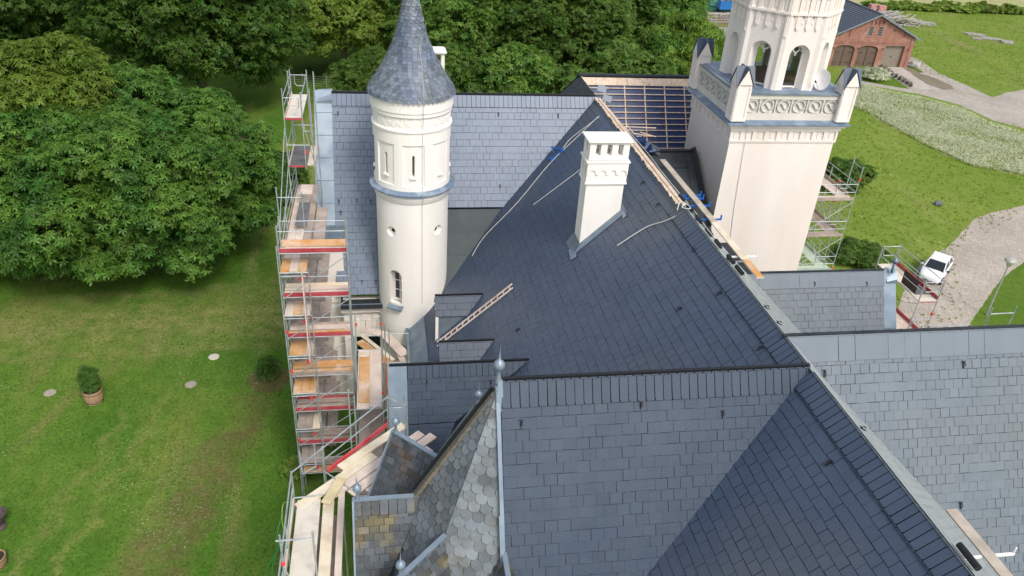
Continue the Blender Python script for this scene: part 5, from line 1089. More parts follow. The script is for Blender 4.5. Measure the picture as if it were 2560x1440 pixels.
sheet('small_lawn', [G(2266, 158), G(2285, 165), G(2310, 182), G(2298, 182), G(2280, 172), G(2260, 168)], .024, LAWN2, .1, 1)
# ---------------------------------------------------------------- tufts, flowers
def scatter(name, P, h, w, m, n=3, lean=.5, kind='stuff', flat=False):
    N_ = len(P); az = RNG.uniform(0, 2*np.pi, (N_, n)); s = RNG.uniform(.6, 1.3, (N_, n))
    c = np.repeat(P[:, None, :], n, 1)+np.stack([RNG.normal(0, w*1.5, (N_, n)), RNG.normal(0, w*1.5, (N_, n)), np.zeros((N_, n))], -1)
    if flat: c[..., 2] += RNG.uniform(.5, 1, (N_, n))*h
    d = np.stack([np.cos(az), np.sin(az), np.zeros_like(az)], -1); e = np.stack([-np.sin(az), np.cos(az), np.zeros_like(az)], -1)
    if flat: A = c-d*w*s[..., None]; B = c+e*w*s[..., None]; C_ = c+d*w*s[..., None]; D = c-e*w*s[..., None]; Vv = np.stack([A, D, C_, B], 2).reshape(-1, 3); k = 4
    else:
        A = c-d*w; B = c+d*w; C_ = c+e*h*lean*RNG.uniform(-1, 1, (N_, n, 1))+np.array([0, 0, 1.])*h*s[..., None]; Vv = np.stack([A, B, C_], 2).reshape(-1, 3); k = 3
    o = bigmesh(name, Vv, k, m); o['kind'] = kind; return o
def bigmesh(name, Vv, k, m, idx=None):
    me = bpy.data.meshes.new(name); nv = len(Vv); me.vertices.add(nv); me.vertices.foreach_set('co', np.ascontiguousarray(Vv, dtype=np.float32).ravel())
    if idx is None: idx = np.arange(nv)
    nf = len(idx)//k; me.loops.add(nf*k); me.loops.foreach_set('vertex_index', idx.astype(np.int32)); me.polygons.add(nf); me.polygons.foreach_set('loop_start', (np.arange(nf)*k).astype(np.int32)); me.update(calc_edges=True)
    me.materials.append(m); o = bpy.data.objects.new(name, me); COL.objects.link(o); return o
def inpoly(P, poly):
    x, y = P[:, 0], P[:, 1]; r = np.zeros(len(P), bool)
    for i in range(len(poly)):
        (x1, y1), (x2, y2) = poly[i-1], poly[i]; r ^= ((y1 > y) != (y2 > y)) & (x < (x2-x1)*(y-y1)/(y2-y1+1e-12)+x1)
    return r
def pts_in(poly, n):
    a = np.array(poly); P = np.column_stack([RNG.uniform(a[:, 0].min(), a[:, 0].max(), n), RNG.uniform(a[:, 1].min(), a[:, 1].max(), n), np.zeros(n)]); return P[inpoly(P, poly)]
def leafmat(name, a, b, c=None, tr=.35, scale=.55):
    m = bpy.data.materials.new(name); m.use_nodes = True; N = m.node_tree.nodes; L = m.node_tree.links; N.remove(N["Principled BSDF"]); out = N['Material Output']
    tc = N.new("ShaderNodeTexCoord"); no = N.new("ShaderNodeTexNoise"); no.inputs['Scale'].default_value = scale; no.inputs['Detail'].default_value = 4; L.new(tc.outputs['Object'], no.inputs['Vector'])
    mr = N.new("ShaderNodeMapRange"); mr.inputs['From Min'].default_value = .36; mr.inputs['From Max'].default_value = .64; L.new(no.outputs['Fac'], mr.inputs[0])
    q = N.new("ShaderNodeMix"); q.data_type = 'RGBA'; L.new(mr.outputs[0], q.inputs[0]); q.inputs[6].default_value = (*a, 1); q.inputs[7].default_value = (*b, 1)
    g = N.new("ShaderNodeNewGeometry"); m2 = N.new("ShaderNodeMapRange"); m2.inputs['To Min'].default_value = .62; m2.inputs['To Max'].default_value = 1.42; L.new(g.outputs['Random Per Island'], m2.inputs[0])
    h = N.new("ShaderNodeHueSaturation"); oi = N.new('ShaderNodeObjectInfo'); m4 = N.new('ShaderNodeMapRange'); m4.inputs['To Min'].default_value = .82; m4.inputs['To Max'].default_value = 1.35; L.new(oi.outputs['Random'], m4.inputs[0]); mu = N.new('ShaderNodeMath'); mu.operation = 'MULTIPLY'; L.new(m2.outputs[0], mu.inputs[0]); L.new(m4.outputs[0], mu.inputs[1]); L.new(mu.outputs[0], h.inputs['Value']); L.new(q.outputs[2], h.inputs['Color'])
    m3 = N.new("ShaderNodeMapRange"); m3.inputs['To Min'].default_value = .494; m3.inputs['To Max'].default_value = .510; L.new(g.outputs['Random Per Island'], m3.inputs[0]); L.new(m3.outputs[0], h.inputs['Hue'])
    d = N.new("ShaderNodeBsdfPrincipled"); d.inputs['Roughness'].default_value = .5; d.inputs['Specular IOR Level'].default_value = .3; L.new(h.outputs[0], d.inputs['Base Color'])
    t = N.new("ShaderNodeBsdfTranslucent"); h2 = N.new("ShaderNodeHueSaturation"); h2.inputs['Value'].default_value = 1.5; h2.inputs['Saturation'].default_value = 1.1; L.new(h.outputs[0], h2.inputs['Color']); L.new(h2.outputs[0], t.inputs[0])
    x = N.new("ShaderNodeMixShader"); x.inputs[0].default_value = tr; L.new(d.outputs[0], x.inputs[1]); L.new(t.outputs[0], x.inputs[2]); L.new(x.outputs[0], out.inputs[0]); return m
GT = leafmat('grass_blades', (.17, .23, .03), (.24, .28, .05), tr=.55, scale=.4); GT2 = leafmat('lawn_blades', (.066, .150, .018), (.12, .19, .03), scale=.3)
mead = [(22.5, 30), (39, 38), (46, 50), (60, 58), (80, 66), (125, 82), (75, 82), (62, 96), (50, 118), (38, 118), (23, 92)]
scatter('meadow_grass', np.vstack([pts_in(mead, 22000), pts_in([(84, 96), (140, 96), (140, 150), (100, 150), (80, 118), (79, 104)], 7000)]), .16, .04, GT, 4)
scatter('lawn_grass', np.vstack([pts_in([(-32, 12), (-4, 12), (-4.4, 60), (-32, 60)], 30000)]), .05, .022, GT2, 4)
FLW = mat('white_petals', (.74, .75, .60), .8, (.50, .56, .30), 9)
fs = [G(*p) for p in ((2106, 200), (2112, 258), (2180, 290), (2300, 358), (2430, 418), (2560, 440))]+[(75, 66), (90, 72)]+[G(*p) for p in ((2560, 335), (2470, 308), (2400, 272), (2300, 246), (2200, 226))]
sheet('flower_ground', fs, .02, groundmat('flower_ground', (.24, .28, .10), (.30, .33, .15), (.20, .24, .07)), .5, 1.5); P = pts_in(fs, 110000); dens = .5+.5*np.sin(P[:, 0]*.7+np.sin(P[:, 1]*.5)*2)*np.sin(P[:, 1]*.35); P = P[RNG.uniform(0, 1, len(P)) < .35+.65*dens]
scatter('wildflowers', P, .35, .045, FLW, 2, flat=True)
scatter('flower_strip_grass', pts_in(fs, 9000), .35, .03, GT, 4)
Q_ = pts_in(mead, 900); scatter('scattered_flowers', Q_[(np.sin(Q_[:, 0]*.5)+np.sin(Q_[:, 1]*.4)) > .2], .3, .045, FLW, 3, flat=True)
Q_ = pts_in([(-32, 14), (-7, 14), (-7, 44), (-32, 44)], 5000); Q_ = Q_[(np.sin(Q_[:, 0]*.55+1)+np.sin(Q_[:, 1]*.6+Q_[:, 0]*.3)) > .35]
scatter('clover_flowers', Q_, .05, .016, FLW, 2, flat=True)
# ================================================================ TREES
def unit(a): return a/np.maximum(1e-9, np.linalg.norm(a, axis=-1, keepdims=True))
def leafcloud(C, Nn, S, nl=5, droop=.38, wid=.19):
    N_ = len(C); r = unit(RNG.normal(size=(N_, 3))); t1 = unit(np.cross(Nn, r)); t2 = np.cross(Nn, t1)
    ph = (np.arange(nl)-(nl-1)/2)*(.95 if nl == 5 else 1.5)+RNG.uniform(-.1, .1, (N_, nl))
    d = t1[:, None]*np.cos(ph)[..., None]+t2[:, None]*np.sin(ph)[..., None]; e = -t1[:, None]*np.sin(ph)[..., None]+t2[:, None]*np.cos(ph)[..., None]
    s = (S[:, None]*RNG.uniform(.8, 1.15, (N_, nl)))[..., None]; n = Nn[:, None]; c = C[:, None]
    A = c+d*s*.6+e*s*wid-n*s*droop*.25; B = c+d*s-n*s*droop; D = c+d*s*.6-e*s*wid-n*s*droop*.25
    Vv = np.concatenate([c, np.stack([A, B, D], 2).reshape(N_, nl*3, 3)], 1); k = 1+nl*3
    base = (np.arange(N_)*k)[:, None, None]; loc = np.stack([np.zeros(nl), 1+3*np.arange(nl), 2+3*np.arange(nl), 3+3*np.arange(nl)], -1)[None]
    return Vv.reshape(-1, 3), (base+loc).reshape(-1).astype(np.int64)
def crown(name, rx, ry, rz, cz, nlobe, rl, nleaf, size, m, nl=5, seed=0, droop=.38, skirt=-.75, wid=.19, tip=.35):
    global RNG
    RNG = np.random.default_rng(seed); C = []; Nn = []; lobes = []
    i = np.arange(nlobe)+.5; zc = 1-2*i/nlobe; zc = zc[zc > skirt]; th = np.pi*(1+5**.5)*i[:len(zc)]
    for z, t in zip(zc, th):
        r = math.sqrt(1-z*z); k = RNG.uniform(.60, 1.0); lobes.append((rx*k*r*math.cos(t), ry*k*r*math.sin(t), cz+rz*k*z, rl*RNG.uniform(.7, 1.25)))
    lobes.append((0, 0, cz, min(rx, rz)*.55)); Lb = np.array(lobes); per = nleaf//len(lobes)//6
    for j, (x, y, z, r) in enumerate(lobes):
        n = int(per*(r/rl)**2*1.1)+4; d = unit(RNG.normal(size=(n, 3))+np.array([0, 0, .35])); p = np.array([x, y, z])+d*r*RNG.uniform(.78, 1.08, (n, 1))*np.array([1, 1, .82])
        inside = np.zeros(n, bool)
        for q, (a, b, c_, rr) in enumerate(lobes):
            if q != j: inside |= (np.linalg.norm((p-np.array([a, b, c_]))/np.array([1, 1, .82]), axis=1) < rr*.86)
        p, d = p[~inside], d[~inside]
        for _ in range(6):
            o_ = RNG.normal(0, tip, p.shape)*np.array([1, 1, .45]); C.append(p+o_); Nn.append(unit(d*.55+np.array([0, 0, .75])+RNG.normal(0, .33, p.shape)))
    C = np.vstack(C); Nn = np.vstack(Nn); keep = C[:, 2] > .5; C, Nn = C[keep], Nn[keep]
    # sparse inner leaves so that the crown is not hollow
    ni = nleaf//7; d = unit(RNG.normal(size=(ni, 3))); p = d*RNG.uniform(.3, .8, (ni, 1))*np.array([rx, ry, rz])+np.array([0, 0, cz]); p = p[p[:, 2] > cz-rz*abs(skirt)*.9]
    C = np.vstack([C, p]); Nn = np.vstack([Nn, unit(RNG.normal(size=p.shape)+np.array([0, 0, .8]))])
    S = size*RNG.uniform(.7, 1.25, len(C)); Vv, idx = leafcloud(C, Nn, S, nl, droop, wid)
    o = bigmesh(name, Vv, 4, m, idx); return o, lobes
BARK = mat('bark', (.10, .085, .065), .9, (.16, .14, .11), 4, stretch=(1, 1, .3), bump=.8, bscale=8)
BARKL = mat('pale_bark', (.26, .24, .18), .9, (.33, .30, .24), 4)
def trunkmesh(lobes, H, r0, bark=BARK, cz=5, parent=None, extra=0):
    mb = MB(); rr = random.Random(5); h = min(H*.42, cz)
    mb.tube((0, 0, -.1), (.1, .05, h*.5), r0*1.1, 10, r2=r0*.85); mb.tube((.1, .05, h*.5), (0, 0, h), r0*.85, 10, r2=r0*.65)
    for (x, y, z, r) in lobes[::2]:
        a = V(0, 0, h*rr.uniform(.55, 1.0)); b = V(x, y, z); mid = a.lerp(b, .5)+V(0, 0, .5+rr.uniform(0, .8)); mb.tube(a, mid, r0*.36, 6, r2=r0*.22); mb.tube(mid, b, r0*.22, 5, r2=r0*.07)
        for k in range(2+extra): c = b+V(rr.uniform(-1, 1), rr.uniform(-1, 1), rr.uniform(-.3, .9))*r; mb.tube(mid.lerp(b, .6), c, r0*.09, 4, r2=r0*.03)
    return mb.build('trunk', bark, parent)
def tree(label, loc, rz=0, cat='tree', name='tree', proto=None, scale=(1, 1, 1), group='trees round the castle park', **k):
    t = thing(name, label, cat, (0, 0, 0), group)
    c, lobes = crown('crown', **k['cr']); c.parent = t; trunkmesh(lobes, k.get('H', 12), k.get('r0', .4), k.get('bark', BARK), k['cr']['cz'], t, k.get('extra', 0))
    t.location = loc; t.rotation_euler = (0, 0, rz); t.scale = scale; return t
LF_CH = leafmat('chestnut_leaves', (.050, .125, .022), (.125, .22, .036), tr=.40, scale=.35)
LF_CH2 = leafmat('yellowing_leaves', (.095, .165, .02), (.155, .21, .03), tr=.38)
LF_DK = leafmat('dark_leaves', (.056, .128, .021), (.115, .195, .032), tr=.40)
LF_MD = leafmat('mid_leaves', (.075, .155, .026), (.14, .215, .04), tr=.38)
LF_YG = leafmat('light_leaves', (.15, .235, .035), (.23, .30, .06), tr=.42)
LF_WN = leafmat('walnut_leaves', (.065, .15, .02), (.17, .25, .035), tr=.4)
t1 = tree('huge dark green horse chestnut spreading over the lawn at left', (-18.2, 52.4, 0), name='chestnut_tree', r0=.6, cr=dict(rx=10.8, ry=9.6, rz=6.0, cz=6.1, nlobe=260, rl=1.25, nleaf=90000, size=.30, m=LF_CH, seed=3, skirt=-.95, tip=.26))
t1b = tree('lighter chestnut cut by the left frame edge', (-31.5, 49, 0), name='chestnut_tree', r0=.5, cr=dict(rx=6.5, ry=6.5, rz=6, cz=6.2, nlobe=110, rl=1.5, nleaf=36000, size=.34, m=leafmat('chestnut_leaves_light', (.08, .165, .026), (.15, .235, .04)), seed=5, skirt=-.9))
t1c = tree('yellowish green tree rising behind the huge chestnut', (-21.6, 53.2, 0), name='maple_tree', r0=.45, cr=dict(rx=4.3, ry=4.2, rz=4.6, cz=9.9, nlobe=80, rl=1.25, nleaf=26000, size=.30, m=LF_CH2, seed=8, skirt=-.8))
A = tree('tall dark maple with a visible trunk behind the chestnut', (-18.3, 83, 0), name='maple_tree', r0=.5, H=22, cr=dict(rx=10, ry=9, rz=9.0, cz=11.0, nlobe=150, rl=1.7, nleaf=42000, size=.36, m=LF_DK, seed=13, skirt=-.82))
Bt = tree('light green loose tree with bare grey branches left of the turret cone', (-4.5, 98, 0), name='lime_tree', r0=.4, bark=BARKL, extra=3, cr=dict(rx=9, ry=7.5, rz=6.8, cz=8.2, nlobe=90, rl=1.5, nleaf=26000, size=.33, m=LF_YG, seed=17, skirt=-.8))
Ct = tree('mid green tree with drooping boughs right of the chimney pot', (20.5, 90, 0), name='lime_tree', r0=.45, extra=1, cr=dict(rx=8, ry=7, rz=8.0, cz=8.5, nlobe=120, rl=1.5, nleaf=36000, size=.31, m=LF_MD, seed=21, skirt=-.92))
Dt = tree('broad dark tree behind the battened roof', (35.5, 107, 0), name='maple_tree', r0=.5, cr=dict(rx=9.2, ry=8, rz=7.6, cz=9.2, nlobe=120, rl=1.6, nleaf=36000, size=.38, m=leafmat('deep_leaves', (.055, .122, .02), (.11, .18, .032)), seed=24, skirt=-.8))
Wt = tree('bright green walnut beside the square tower', (34.0, 86.5, 0), name='walnut_tree', r0=.3, cr=dict(rx=4.6, ry=4.6, rz=5.4, cz=5.4, nlobe=40, rl=1.3, nleaf=16000, size=.52, m=LF_WN, nl=5, seed=31, droop=.55, skirt=-.9, wid=.14))
Xt = tree('round bushy tree just above the battened roof', (27.0, 81.5, 0), name='elder_tree', r0=.25, cr=dict(rx=4.6, ry=4.4, rz=3.9, cz=4.2, nlobe=36, rl=1.3, nleaf=13000, size=.42, m=LF_MD, seed=35, skirt=-.9))
def cp(src, loc, rz, label, s=1., sz=None): return dup(src, loc, rz, label, (s, s, sz or s))
cp(A, (-38, 92, 0), 1.2, 'dark tree in the top left corner of the park', 1.0)
cp(A, (-30, 112, 0), 2.7, 'tall dark tree at the top edge between two maples', .95)
cp(Dt, (-8.5, 122, 0), .6, 'dark tree at the top edge above the scaffold', .95)
cp(Ct, (8.5, 92, 0), 2.1, 'green tree directly behind the turret cone', 1.0)
cp(Bt, (4.5, 106, 0), 1.1, 'pale yellow green tree just left of the cone tip', 1.0)
cp(Ct, (14, 112, 0), 3.9, 'olive green tree right of the cone tip at the top edge', .95)
cp(Bt, (-33, 104, 0), 2.4, 'pale leafy tree between the dark trees at the top left', .9)
cp(A, (-50, 75, 0), 4.0, 'dark tree beyond the left frame edge', 1.0)
cp(Ct, (-24, 132, 0), 5.0, 'distant green tree at the very top left', 1.0)
cp(Dt, (-46, 124, 0), 3.0, 'distant dark tree at the top left edge', 1.0)
cp(Dt, (40.5, 118.5, 0), 2.0, 'dark tree in the back row at the top centre', .75)
cp(Xt, (20.0, 76.5, 0), 1.0, 'low dark shrub behind the roof corner with the black felt', .85)
cp(Xt, (13.2, 78, 0), 2.2, 'green tree skirt behind the pale blue ridge right of the turret', 1.05)
cp(Xt, (5.5, 80, 0), 3.3, 'shrubby tree seen between turret and cream chimney', .95)
cp(Xt, (-1.5, 86, 0), 4.1, 'shrub behind the roof left of the turret', .7)
# bushes
def bush(label, loc, r, h, m, seed, n=3500, size=.22, name='bush', rz=0):
    t = thing(name, label, 'bush', (0, 0, 0), 'bushes'); c, lb = crown('foliage', rx=r, ry=r, rz=h*.55, cz=h*.5, nlobe=20, rl=r*.42, nleaf=n, size=size, m=m, seed=seed, skirt=-.85, tip=.12); c.parent = t
    mb = MB(); 
    for k in range(6): a = k*1.05; mb.tube((.05*math.cos(a), .05*math.sin(a), 0), (r*.5*math.cos(a), r*.5*math.sin(a), h*.6), .035, 5, r2=.015)
    mb.build('stem', BARK, t); t.location = loc; return t
bush('round dark bush on the lawn between chestnut and scaffold', (-9.2, 62.5, 0), 2.5, 3.0, LF_DK, 41, 6000, .3)
bush('yellow green shrub between square tower and its scaffold', (*G(2100, 470), 0), 1.9, 2.6, LF_MD, 43, 5000, .26)
bush('dark shrub below the steel scaffold by the east gable', (*G(2150, 655), 0), 1.7, 1.1, LF_MD, 44, 5000, .24)
bush('white flowering bush on the small lawn in front of the barn', (*G(2179, 199), 0), 1.7, 1.3, leafmat('blossom', (.55, .60, .40), (.75, .76, .62)), 47, 2600, .2)
sap = bush('small round headed sapling in a brown patch beside the scaffold', (*G(674, 948), 0), .5, 1.35, LF_CH, 48, 1100, .11, 'sapling')
sheet('tree_pit', [(G(674, 950)[0]+1.2*math.cos(t)*(1+.1*math.sin(3*t)), G(674, 950)[1]+1.2*math.sin(t)) for t in np.linspace(0, 6.28, 20)[:-1]], .014, groundmat('dry_grass', (.16, .14, .055), (.12, .12, .04), (.2, .15, .08)), .08, .5)
x = 88
for i in range(26):
    bush('hedge bush number of the field edge', (98+i*2.3, 151.5+random.uniform(-.6, .6), 0), 1.4, 1.3, LF_YG, 100, 500, .4, 'hedge_bush') if i == 0 else None
    if i == 0: hb = [o for o in bpy.data.objects if o.name.startswith('hedge_bush')][0]; hb['label'] = 'one low bush in the long hedge row along the far field edge'; hb['group'] = 'hedge row along the far field'
    else: dup(hb, (98+i*2.3, 151.5+random.uniform(-.6, .6), 0), random.uniform(0, 6), None, (1+random.uniform(-.2, .3),)*2+(random.uniform(.7, 1.3),))
# ================================================================ BARN
def brickmat():
    m = bpy.data.materials.new('brick'); m.use_nodes = True; N = m.node_tree.nodes; L = m.node_tree.links; bs = N["Principled BSDF"]; bs.inputs['Roughness'].default_value = .9
    tc = N.new("ShaderNodeTexCoord"); mp = N.new("ShaderNodeMapping"); mp.inputs['Rotation'].default_value = (math.radians(90), 0, 0); L.new(tc.outputs['Object'], mp.inputs[0])
    b = N.new("ShaderNodeTexBrick"); b.inputs['Color1'].default_value = (.25, .085, .058, 1); b.inputs['Color2'].default_value = (.33, .13, .092, 1); b.inputs['Mortar'].default_value = (.33, .22, .17, 1); b.inputs['Scale'].default_value = 1; b.inputs['Brick Width'].default_value = .27; b.inputs['Row Height'].default_value = .085; b.inputs['Mortar Size'].default_value = .012
    L.new(mp.outputs[0], b.inputs['Vector']); no = N.new("ShaderNodeTexNoise"); no.inputs['Scale'].default_value = .9; no.inputs['Detail'].default_value = 7; L.new(tc.outputs['Object'], no.inputs['Vector'])
    r = N.new("ShaderNodeMapRange"); r.inputs['From Min'].default_value = .5; r.inputs['From Max'].default_value = .7; L.new(no.outputs['Fac'], r.inputs[0]); q = N.new("ShaderNodeMix"); q.data_type = 'RGBA'; L.new(r.outputs[0], q.inputs[0]); L.new(b.outputs[0], q.inputs[6]); q.inputs[7].default_value = (.40, .235, .18, 1); L.new(q.outputs[2], bs.inputs['Base Color']); return m
BRICK = brickmat()
bx0, bx1, by0, by1 = 64.4, 78.0, 106.7, 131.0; he = 4.35; bm_x = (bx0+bx1)/2; hr = 7.45
barn = thing('barn', 'red brick barn from 1889 with three garage doors and dark tiled roof', 'barn', (bm_x, by0, 0))
doors = [(65.6, 3.15, 3.0, 'arch'), (69.35, 3.15, 3.0, 'arch'), (73.55, 3.2, 3.15, 'flat')]
# front wall built round the openings
mb = MB(); y = by0
def qd(x0, z0, x1, z1): mb.poly([(x0, y, z0), (x1, y, z0), (x1, y, z1), (x0, y, z1)])
xs = [bx0]
for (x, w, h, k) in doors:
    qd(xs[-1], 0, x, 3.3); xs.append(x+w)
    if k == 'arch':
        A = [(x+w/2-w/2*math.cos(t), h-.45+.55*math.sin(t)) for t in np.linspace(0, math.pi, 11)]
        for (a, b), (c, d) in zip(A[:-1], A[1:]): mb.poly([(a, y, b), (c, y, d), (c, y, 3.3), (a, y, 3.3)]); mb.poly([(a, y, b), (c, y, d), (c, y+.3, d), (a, y+.3, b)])
    else: qd(x, h, x+w, 3.3); mb.poly([(x, y, h), (x+w, y, h), (x+w, y+.5, h), (x, y+.5, h)])
    dp = .3 if k == 'arch' else .5
    mb.poly([(x, y, 0), (x, y, h-.4), (x, y+dp, h-.4), (x, y+dp, 0)]); mb.poly([(x+w, y, 0), (x+w, y+dp, 0), (x+w, y+dp, h), (x+w, y, h)])
qd(xs[-1], 0, bx1, 3.3)
mb.poly([(bx0, y, 3.3), (bx1, y, 3.3), (bx1, y, he), (bm_x, y, hr), (bx0, y, he)])
mb.poly([(bx0, y, 0), (bx0, y, he), (bx0, by1, he), (bx0, by1, 0)]); mb.poly([(bx1, y, 0), (bx1, by1, 0), (bx1, by1, he), (bx1, y, he)]); mb.poly([(bx0, by1, 0), (bx0, by1, he), (bm_x, by1, hr), (bx1, by1, he), (bx1, by1, 0)])
mb.build('wall', BRICK, barn)
mb = MB(); mb.bb((bx0+.8, y-.06, 3.55), (bx1-.8, y, 3.68)); mb.bb((bx0+.8, y-.04, 3.3), (bx1-.8, y, 3.36)); mb.build('string_course', BRICK, barn)
mb = MB(); mb.bb((bx0-.02, y-.09, 0), (bx0+.55, y, he-.1)); mb.build('corner_buttress', BRICK, barn); mb = MB(); mb.bb((bx1-.55, y-.09, 0), (bx1+.02, y, he-.1)); mb.build('corner_buttress', BRICK, barn)
DOOR = mat('brown_door_boards', (.115, .075, .055), .8, (.15, .105, .08), 3, stretch=(8, 1, .4)); DOORF = mat('taupe_garage_door', (.21, .18, .14), .6, (.235, .20, .16), 2)
for (x, w, h, k) in doors:
    mb = MB()
    if k == 'arch':
        pts = [(x, y+.25, 0), (x+w, y+.25, 0)]+[(x+w/2+w/2*math.cos(t), y+.25, h-.45+.55*math.sin(t)) for t in np.linspace(0, math.pi, 11)]; mb.poly(pts); d_ = mb.build('door', DOOR, barn, 'arched double door of brown boards')
        g = MB(); g.bb((x+w/2-.02, y+.2, 0), (x+w/2+.02, y+.25, h)); g.build('door_joint', BLACK, d_)
        for xx in (x+.1, x+w-.9):
            for z in (.5, 2.0): MB().bb((xx, y+.22, z), (xx+.8, y+.24, z+.06)).build('hinge', BLACK, d_)
    else:
        for i in range(8): mb.bb((x, y+.42, i*.4), (x+w, y+.46, i*.4+.385))
        d_ = mb.build('door', DOORF, barn, 'flat taupe garage door'); MB().bb((x+w/2-.05, y+.38, 1.35), (x+w/2+.05, y+.43, 1.65)).build('handle', BLACK, d_)
for xx in (70.2, 71.7):
    g = MB(); g.bb((xx, y-.01, 4.55), (xx+.62, y+.01, 5.85)); g = g.build('window', GLASS, barn)
    f = MB()
    for i in range(4): f.bb((xx+i*.2-.012+.01, y-.04, 4.55), (xx+i*.2+.02, y-.011, 5.85))
    for i in range(5): f.bb((xx, y-.045, 4.55+i*.31), (xx+.64, y-.012, 4.58+i*.31))
    f.build('glazing_bars', mat('grey_frame', (.4, .4, .4), .6), g); MB().bb((xx-.08, y-.06, 5.85), (xx+.7, y, 5.97)).build('lintel', BRICK, g)
for xx in (67.2, 76.0): MB().bb((xx, y-.03, 4.3), (xx+.08, y, 5.4)).build('wall_anchor', BLACK, barn)
for xx, z0 in ((69.0, 3.35), (73.2, 3.35), (69.6, 5.1), (74.2, 5.1)): MB().bb((xx, y-.03, z0), (xx+.05, y, z0+.45)).build('wall_anchor', BLACK, barn)
for xx in (65.2, 69.1, 73.15, 77.2): mb = MB(); mb.tube((xx, y, 2.75), (xx, y-.3, 2.85), .03, 5); mb.tube((xx, y-.3, 2.6), (xx, y-.3, 2.85), .1, 8, r2=.05); mb.build('wall_lamp', BLACK, barn)
cu = bpy.data.curves.new('year_digits', 'FONT'); cu.body = '1889'; cu.size = .78; cu.extrude = .02; cu.align_x = 'CENTER'; cu.space_character = 1.55
to = bpy.data.objects.new('year_digits', cu); COL.objects.link(to); to.parent = barn; to.location = (.0, -.03, 6.1); to.rotation_euler = (math.radians(90), 0, 0); dg = bpy.context.evaluated_depsgraph_get(); bpy.context.view_layer.update(); tm = bpy.data.meshes.new_from_object(to.evaluated_get(bpy.context.evaluated_depsgraph_get())); tm.materials.clear(); tm.materials.append(mat('dark_red_brick', (.09, .03, .02), .9)); bpy.data.objects.remove(to); to = bpy.data.objects.new('year_digits', tm); COL.objects.link(to); to.parent = barn; to.location = (.0, -.03, 6.1); to.rotation_euler = (math.radians(90), 0, 0)
TILE = mat('anthracite_tiles', (.085, .10, .135), .5, (.10, .12, .155), 1.5)
mb = MB(); k = (hr-he)/(bm_x-bx0); ov = .7
for sg in (-1, 1):
    n = 22
    xe_ = bm_x+sg*(bm_x-bx0+ov); ze = hr+.15-(bm_x-bx0+ov)*k
    for i in range(n):
        a, b = i/n, (i+1)/n; X = lambda t: bm_x+(xe_-bm_x)*t; Z = lambda t: hr+.15+(ze-hr-.15)*t
        mb.hexa([(X(a), by0-.5, Z(a)), (X(b), by0-.5, Z(b)+.05), (X(b), by1+.5, Z(b)+.05), (X(a), by1+.5, Z(a)), (X(a), by0-.5, Z(a)+.05), (X(b), by0-.5, Z(b)+.11), (X(b), by1+.5, Z(b)+.11), (X(a), by1+.5, Z(a)+.05)])
rf = mb.build('roof', TILE, barn); MB().beam((bm_x, by0-.5, hr+.25), (bm_x, by1+.5, hr+.25), .3, .1).build('ridge', TILE, rf)
for sg in (-1, 1): MB().beam((bm_x, by0-.52, hr+.08), (bm_x+sg*(bm_x-bx0+ov), by0-.52, hr+.08-(bm_x-bx0+ov)*k), .05, .22).build('barge_board', ZINC_D, rf); MB().tube((bm_x+sg*(bm_x-bx0+ov+.08), by0-.5, ze+.02), (bm_x+sg*(bm_x-bx0+ov+.08), by1+.5, ze+.02), .08, 8).build('gutter', ZINC_D, rf)
for j in range(34):
    yy = by0-.3+j*.72
    if j % 1 == 0 and j < 34: MB().hexa([(bm_x-.05, yy, hr+.2), (bm_x-(bm_x-bx0+ov), yy, ze+.11), (bm_x-(bm_x-bx0+ov), yy+.04, ze+.11), (bm_x-.05, yy+.04, hr+.2), (bm_x-.05, yy, hr+.235), (bm_x-(bm_x-bx0+ov), yy, ze+.14), (bm_x-(bm_x-bx0+ov), yy+.04, ze+.14), (bm_x-.05, yy+.04, hr+.235)]).build('tile_joint', BLACK, rf)
# boulder, shrubs along the apron
def rock(name, label, loc, r, m, cat='boulder', group=None, seed=1, sq=.6):
    bm = bmesh.new(); bmesh.ops.create_icosphere(bm, subdivisions=3, radius=1); rr = random.Random(seed); o3 = V(rr.random()*9, rr.random()*9, 0)
    from mathutils import noise as ns
    for v in bm.verts: n = ns.noise(v.co*1.4+o3)*.35+ns.noise(v.co*4+o3)*.1; v.co = V(v.co.x*r*(1+n), v.co.y*r*(1+n)*.8, v.co.z*r*sq*(1+n))
    me = bpy.data.meshes.new(name); bm.to_mesh(me); bm.free(); me.materials.append(m); o = bpy.data.objects.new(name, me); COL.objects.link(o); o.location = (loc[0], loc[1], r*sq*.55); 
    return tag(o, label, cat, group)
STONE = mat('field_stone', (.30, .29, .28), .9, (.42, .40, .38), 3, bump=.5)
rock('boulder', 'grey boulder lying beside the barn corner', G(2284, 168), .95, STONE, seed=3)
gx = [G(2200+i*9.5, 172+i*5.6) for i in range(9)]
lv = None
for i, p in enumerate(gx):
    if i == 0: lv = bush('small lavender clump edging the paved apron of the barn', (*p, 0), .42, .45, leafmat('lavender', (.12, .12, .09), (.20, .19, .15)), 51, 260, .16, 'lavender'); lv['group'] = 'lavender row along the barn apron'
    else: dup(lv, (*p, 0), i*1.3)
